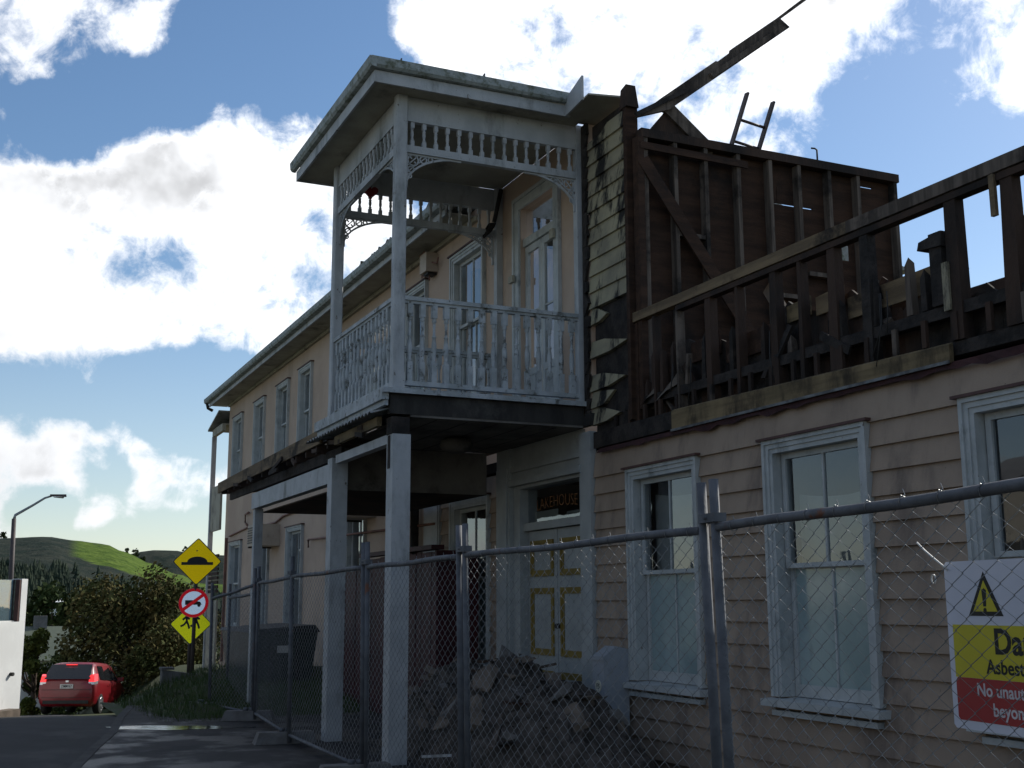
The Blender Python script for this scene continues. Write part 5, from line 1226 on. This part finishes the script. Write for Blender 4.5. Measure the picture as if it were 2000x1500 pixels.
def sec(s_):
    x, zb, wl, wm, zbelt, wbelt, zr, wr = s_
    half = [(0, zb), (wl * .9, zb), (wl, zb + .1), (wm, .52 if zbelt > .6 else .45), (wm * .995, zbelt - .12), (wbelt, zbelt), (wbelt * .97, zbelt + .02), (wr + .05, zr - .10 if zr - .1 > zbelt + .03 else zbelt + .025), (wr, zr - .03), (wr * .7, zr), (0, zr + .012)]
    return [(x, y, z) for y, z in half] + [(x, -y, z) for y, z in half[-2:0:-1]]
m2 = MB(); rings = [sec(s_) for s_ in ST]; n_ = len(rings[0])
for r_ in rings: m2.v += r_
for i in range(len(rings) - 1):
    for k in range(n_): m2.f.append((i * n_ + k, i * n_ + (k + 1) % n_, (i + 1) * n_ + (k + 1) % n_, (i + 1) * n_ + k)); m2.sm.append(True)
m2.f.append(tuple(range(n_))); m2.sm.append(True); m2.f.append(tuple((len(rings) - 1) * n_ + k for k in range(n_ - 1, -1, -1))); m2.sm.append(True)
def cpart(mb_, name, m, par=None, fix=True):
    me = mb_.mesh(name)
    if fix:
        bm = bmesh.new(); bm.from_mesh(me); bmesh.ops.recalc_face_normals(bm, faces=bm.faces); bm.to_mesh(me); bm.free()
    me.materials.append(M[m]); o = bpy.data.objects.new(name, me); col.objects.link(o); o.parent = par or t; return o
body = cpart(m2, 'body', 'car_red')
q = MB(); q.hexa([(-1.885, -.60, 1.0), (-1.885, .60, 1.0), (-1.50, .53, 1.435), (-1.50, -.53, 1.435)], [(-1.865, -.60, 1.0), (-1.865, .60, 1.0), (-1.48, .53, 1.435), (-1.48, -.53, 1.435)])
for v_i, v_ in enumerate(q.v): q.v[v_i] = (v_[0] - .05, v_[1] * 1.12, v_[2] + .01)
cpart(q, 'rear_window', 'car_glass')
for z_ in (.70, .475):
    q = MB(); q.box(-1.935, -1.90, -.72, .72, z_, z_ + .010); cpart(q, 'panel_gap', 'black_plastic')
q = MB(); q.box(-1.60, -1.56, -.16, .16, 1.425, 1.45); cpart(q, 'high_brake_light', 'tail_lens')
for s_ in (-1, 1):
    q = MB()
    for a, b in ((-1.30, -.72), (-.68, .02), (.06, .62)):
        top_a = 1.40; tb = 1.40 if b < .3 else 1.30
        q.hexa([(a, s_ * .815, 1.0), (b, s_ * .825, .985), (b - (.0 if b < .3 else .12), s_ * .655, tb), (a + .04, s_ * .645, top_a)], [(a, s_ * .78, 1.0), (b, s_ * .78, .985), (b - (.0 if b < .3 else .12), s_ * .61, tb), (a + .04, s_ * .61, top_a)])
    cpart(q, 'side_window', 'car_glass')
    q = MB(); q.hexa([(-1.90, s_ * .62, .93), (-1.90, s_ * .79, .93), (-1.70, s_ * .845, .97), (-1.70, s_ * .62, .97)], [(-1.885, s_ * .64, 1.10), (-1.87, s_ * .765, 1.10), (-1.66, s_ * .815, 1.16), (-1.66, s_ * .64, 1.16)]); cpart(q, 'tail_light', 'tail_lens')
    q = MB(); q.hexa([(-1.91, s_ * .62, .85), (-1.91, s_ * .79, .85), (-1.72, s_ * .846, .87), (-1.72, s_ * .62, .87)], [(-1.90, s_ * .62, .925), (-1.90, s_ * .79, .925), (-1.71, s_ * .846, .962), (-1.71, s_ * .62, .962)]); cpart(q, 'indicator_light', 'rim')
    q = MB(); q.hexa([(.5, s_ * .84, .95), (.62, s_ * .84, .95), (.62, s_ * .84, 1.08), (.5, s_ * .84, 1.08)], [(.5, s_ * 1.0, .97), (.6, s_ * 1.0, .97), (.6, s_ * 1.0, 1.09), (.5, s_ * 1.0, 1.09)]); cpart(q, 'wing_mirror', 'car_red')
    q = MB(); q.box(-.62, -.47, s_ * .845 - .008, s_ * .845 + .008, .80, .825); cpart(q, 'door_handle', 'car_red')
    for x in (-1.24, 1.26):
        q = MB(); q.tube([(x, s_ * .66, .29), (x, s_ * .70, .29), (x, s_ * .84, .29), (x, s_ * .852, .29)], [.26, .29, .29, .26], 24); wv = cpart(q, 'wheel', 'tyre')
        q = MB(); q.tube([(x, s_ * .853, .29), (x, s_ * .858, .29)], [.055, .05], 10)
        for k in range(7):
            a = 2 * math.pi * k / 7; q.beam((x + .03 * math.cos(a), s_ * .857, .29 + .03 * math.sin(a)), (x + .19 * math.cos(a), s_ * .855, .29 + .19 * math.sin(a)), .03, .045, (0, 0, 1) if abs(math.cos(a)) > .5 else (1, 0, 0))
        q.tube([(x + .195 * math.cos(a), s_ * .855, .29 + .195 * math.sin(a)) for a in [2 * math.pi * k / 20 for k in range(21)]], .016, 5); cpart(q, 'rim', 'rim', wv)
q = MB(); q.box(-1.945, -1.915, -.66, .66, .30, .40); cpart(q, 'bumper_lower', 'black_plastic')
q = MB(); q.box(-1.945, -1.922, -.19, .19, .74, .865); npl = cpart(q, 'number_plate', 'plate_white')
me = text_mesh('DMM167', .115, 'sign_black', 'lettering', None, (0, 0, 0), (0, -1, 0), (0, 0, 1), .001, bold=.001, squeeze=.7); me.parent = npl; me.location = (-1.948, 0, .765)
q = MB(); q.tube([(-1.60, .0, 1.49), (-1.75, 0, 1.62)], .006, 5); cpart(q, 'aerial', 'black_plastic')
q = MB(); q.prism([(-.04, .0), (.04, .0), (.045, .05), (-.045, .05)], lambda a, b, d: (d, a, b + .92), -1.925, -1.915); cpart(q, 'badge', 'rim')

# ------------------------------------------------------------------ trees
def tree(name, label, base, h, rad, nleaf, ls, m, seed, group=None, trunk=.12, crown_lo=.25, lobes=16, cat='tree'):
    rnd = random.Random(seed); t_ = thing(name, base, label, cat, group); B_ = Vector(base)
    m_ = MB(); ctrs = []
    m_.tube([B_ + Vector((0, 0, -.3)), B_ + Vector((rnd.uniform(-.1, .1), rnd.uniform(-.1, .1), h * .35)), B_ + Vector((rnd.uniform(-.2, .2), rnd.uniform(-.2, .2), h * .7))], [trunk, trunk * .75, trunk * .35], 7)
    for i in range(lobes):
        a = rnd.uniform(0, 6.28); f_ = rnd.random() ** .5; u = rnd.uniform(crown_lo, .97)
        rr = math.sin(math.pi * min(max((u - crown_lo + .12) / (1.15 - crown_lo), 0), 1)) ** .7
        c = B_ + Vector((rad * rr * f_ * math.cos(a), rad * rr * f_ * math.sin(a), h * u)); ctrs.append((c, rad * rnd.uniform(.22, .42)))
        s0 = B_ + Vector((0, 0, h * max(.15, u * .55)))
        m_.tube([s0, s0.lerp(c, .5) + Vector((0, 0, -.05 * h)), c], [trunk * .4, trunk * .25, trunk * .08], 5)
    m_.build('trunk', 'bark', t_)
    L_ = MB()
    for _ in range(nleaf):
        c, r_ = rnd.choice(ctrs); d = Vector((rnd.gauss(0, 1), rnd.gauss(0, 1), rnd.gauss(0, .8))); d = d.normalized() * r_ * rnd.uniform(.35, 1.05) ** .6
        p = c + d; n1 = Vector((rnd.gauss(0, 1), rnd.gauss(0, 1), rnd.gauss(0, 1) + .6)).normalized(); x = n1.orthogonal().normalized() * ls * rnd.uniform(.4, 1.4); y = n1.cross(x) * .6
        L_.add([p - x, p + y, p + x, p - y], [(0, 1, 2, 3)])
    L_.build('crown', m, t_); return t_
tree('autumn_tree', 'bushy brown-green autumn tree behind the red car', (-46, 5.9, -2.75), 5.0, 3.1, 24000, .085, 'leaf_autumn', 1, lobes=34, crown_lo=.12)
tree('autumn_tree', 'low dark autumn shrub between the red car and the grass bank', (-42, 6.6, -2.4), 3.3, 2.0, 11000, .075, 'leaf_autumn', 2, lobes=22, crown_lo=.08)
tree('olive_shrub', 'tall olive-green shrub beside the end of the white wall', (-46, 2.35, -2.5), 3.1, .95, 6500, .07, 'leaf_olive', 3, lobes=14, crown_lo=.1, cat='shrub')
tree('dark_hedge_tree', 'dark evergreen shrub below the green-roofed house', (-52, 3.6, -3.0), 2.4, 1.5, 5000, .085, 'leaf_dark', 4, lobes=16, crown_lo=.05, cat='shrub')
far = [(-92, 5.6, 6.6, 2.6, 'leaf_dark', 'tall dark evergreen above the green roof'), (-110, 10.5, 6.0, 4, 'leaf_autumn', 'rounded brown tree beyond the green roof'), (-120, 14.5, 6.4, 4, 'leaf_olive', 'olive tree in the valley left of the speed hump sign'),
       (-95, 15, 5.6, 3.5, 'leaf_dark', 'dark valley tree close behind the speed hump sign'), (-140, 21, 7.2, 5, 'leaf_autumn', 'rusty valley tree near the speed hump sign'), (-150, 10, 6.2, 5, 'leaf_dark', 'broad dark valley tree behind the brown rounded tree'), (-170, 27, 8, 6, 'leaf_dark', 'wide dark tree deep in the valley beside the hotel corner'),
       (-80, 12.6, 4.3, 3, 'leaf_autumn', 'low russet tree above the autumn tree'), (-200, 18, 7.6, 6, 'leaf_olive', 'pale olive tree far down the valley'), (-75, 1.5, 4.6, 2.4, 'leaf_dark', 'dark tree showing over the shrub by the white wall')]
for i, (x, y, h_, r_, m_, lab) in enumerate(far):
    tree('valley_tree', lab, (x, y, gz(x, y) - .14), h_, r_, 3600, .15 + .0009 * -x, m_, 30 + i, 'trees down in the valley', trunk=.2, lobes=18, crown_lo=.15)
# ------------------------------------------------------------------ houses down the slope
def house(label, x, y, w_, dpt, wall, roof_h, wm, rm, zoff=0, hip=False):
    z0 = gz(x, y) - .2 + zoff; t_ = thing('house', (x, y, z0), label, 'house', 'houses down in the valley')
    box('wall', wm, t_, x - dpt / 2, x + dpt / 2, y - w_ / 2, y + w_ / 2, z0, z0 + wall)
    m_ = MB(); e = .35; a = 1.6 if hip else 0
    m_.add([(x + dpt / 2 + e, y - w_ / 2 - e, z0 + wall), (x + dpt / 2 + e, y + w_ / 2 + e, z0 + wall), (x - dpt / 2 - e, y + w_ / 2 + e, z0 + wall), (x - dpt / 2 - e, y - w_ / 2 - e, z0 + wall), (x, y - w_ / 2 - e + a, z0 + wall + roof_h), (x, y + w_ / 2 + e - a, z0 + wall + roof_h)], [(0, 1, 5, 4), (2, 3, 4, 5), (1, 2, 5), (3, 0, 4), (3, 2, 1, 0)])
    ro = m_.build('roof', rm, t_, True)
    box('chimney', 'concrete', ro, x - .3, x + .3, y - w_ / 4 - .3, y - w_ / 4 + .3, z0 + wall + roof_h * .6, z0 + wall + roof_h + .5)
    for k in (-1, 1):
        wn = box('window', 'house_wall', t_, x + dpt / 2 + .002, x + dpt / 2 + .05, y + k * w_ * .25 - .6, y + k * w_ * .25 + .6, z0 + wall - 1.6, z0 + wall - .4)
        box('pane', 'car_glass', wn, x + dpt / 2 + .051, x + dpt / 2 + .06, y + k * w_ * .25 - .5, y + k * w_ * .25 + .5, z0 + wall - 1.5, z0 + wall - .5)
house('house with a large plain green roof just below the road', -63, 5.2, 7.5, 7.5, 2.3, 1.45, 'house_wall', 'roof_green', -.35)
house('grey hip-roofed house among the valley trees', -205, 17.5, 12, 9, 3.0, 2.0, 'house_wall', 'roof_grey', 1.2, True)
house('long white-roofed house far across the valley', -330, 23, 9, 8, 4.0, 1.0, 'lit_white_wall', 'lit_white_wall', 5.5)
house('small red-roofed house across the valley near the speed hump sign', -300, 49, 12, 9, 3.4, 2.0, 'lit_white_wall', 'roof_red', 1.0)
house('white cottage low in the valley beside the autumn tree', -180, 24, 7, 7, 2.5, 1.4, 'lit_white_wall', 'lit_white_wall', .6)
house('cream house below the pasture', -520, 66, 13, 10, 4, 2, 'house_wall', 'roof_grey', 8)
# utility post above the green roof
t = thing('utility_post', (-70, 6.0, gz(-70, 6.0)), 'pale short utility post above the green roof', 'post')
MB().tube([(-70, 6.0, gz(-70, 6) - .3), (-70, 6.0, 1.05)], [.12, .09], 8).build('pole', 'concrete', t); MB().beam((-70, 5.6, .95), (-70, 6.4, .95), .08, .08).build('crossarm', 'concrete', t)
# pine wood along the foot of the hill
m2 = MB(); rnd = random.Random(5)
for _ in range(6500):
    a = rnd.uniform(-.10, .24); r_ = rnd.uniform(760, 1290) if rnd.random() < .9 else rnd.uniform(420, 760); tt = max(0, (r_ - 900) / 850 * .7); Hh_ = 90 - 60 * sstep(.09, .17, a)
    z0 = -8 + (Hh_ + 8) * sstep(0, .7, tt) - 2 if r_ > 900 else -8
    if r_ > 1180 and a > .07 and rnd.random() < .93: continue
    h_ = rnd.uniform(9, 17) * (.8 if r_ < 900 else 1.0); w_ = h_ * rnd.uniform(.18, .32); x, y = -r_ * math.cos(a), r_ * math.sin(a)
    for (zz0, zz1, ww) in ((.08, .55, 1), (.35, .8, .75), (.62, 1.0, .5)):
        k_ = 6; base = [(x + w_ * ww * rnd.uniform(.8, 1.2) * math.cos(6.283 * j / k_), y + w_ * ww * rnd.uniform(.8, 1.2) * math.sin(6.283 * j / k_), z0 + h_ * zz0) for j in range(k_)]
        m2.add(base + [(x, y, z0 + h_ * zz1)], [(j, (j + 1) % k_, k_) for j in range(k_)])
mat('pine', (.020, .034, .022), (.034, .048, .026), .05, .95)
o = m2.build('pine_wood', 'pine', o=(0, 0, 0)); tag(o, 'dark pine wood along the foot of the green hill', 'wood', kind='stuff')
for i, (a, r_, H_, h_) in enumerate(((.022, 1740, 86, 13), (.113, 1735, 68, 12), (.120, 1730, 64, 15), (.126, 1720, 58, 11), (.158, 2480, 100, 16))):
    x, y = -r_ * math.cos(a), r_ * math.sin(a)
    labs = ('lone round tree on the left end of the hill crest', 'first of the three small trees on the pasture ridge', 'tallest of the three trees on the pasture ridge', 'lowest of the three trees on the pasture ridge', 'single tree on the dark far ridge by the speed hump sign')
    tree('ridge_tree', labs[i], (x, y, H_ - 2), h_, h_ * .38, 500, 1.1, 'leaf_dark', 70 + i, 'trees on the skyline', trunk=.5, lobes=10, crown_lo=.3)

# ------------------------------------------------------------------ building across the street (seen mirrored in the panes)
t = thing('opposite_building', (-8, -11.5, 0), 'plain cream single-storey shop building mirrored in the window panes', 'building')
m2 = MB(); wall_cells(m2, -26, 12, -.2, 4.6, -11.75, -11.5, [(-24 + 5 * k, -21.5 + 5 * k, .9, 3.0) for k in range(7)])
m2.box(-26, -25.75, -20, -11.76, -.2, 4.6); m2.box(11.75, 12, -20, -11.76, -.2, 4.6); m2.box(-25.7, 11.7, -20, -19.75, -.2, 4.6); wl_ = m2.build('wall', 'tan_wall', t)
for k in range(7):
    wn = MB().box(-24 + 5 * k, -21.5 + 5 * k, -11.70, -11.66, .9, 3.0).build('window', 'car_glass', t)
m2 = MB(); m2.add([(-26.3, -11.2, 4.6), (12.3, -11.2, 4.6), (12.3, -20.3, 4.6), (-26.3, -20.3, 4.6), (-24, -15.7, 6.1), (10, -15.7, 6.1)], [(0, 1, 5, 4), (2, 3, 4, 5), (1, 2, 5), (3, 0, 4), (3, 2, 1, 0)]); m2.build('roof', 'roof_grey', t, True)
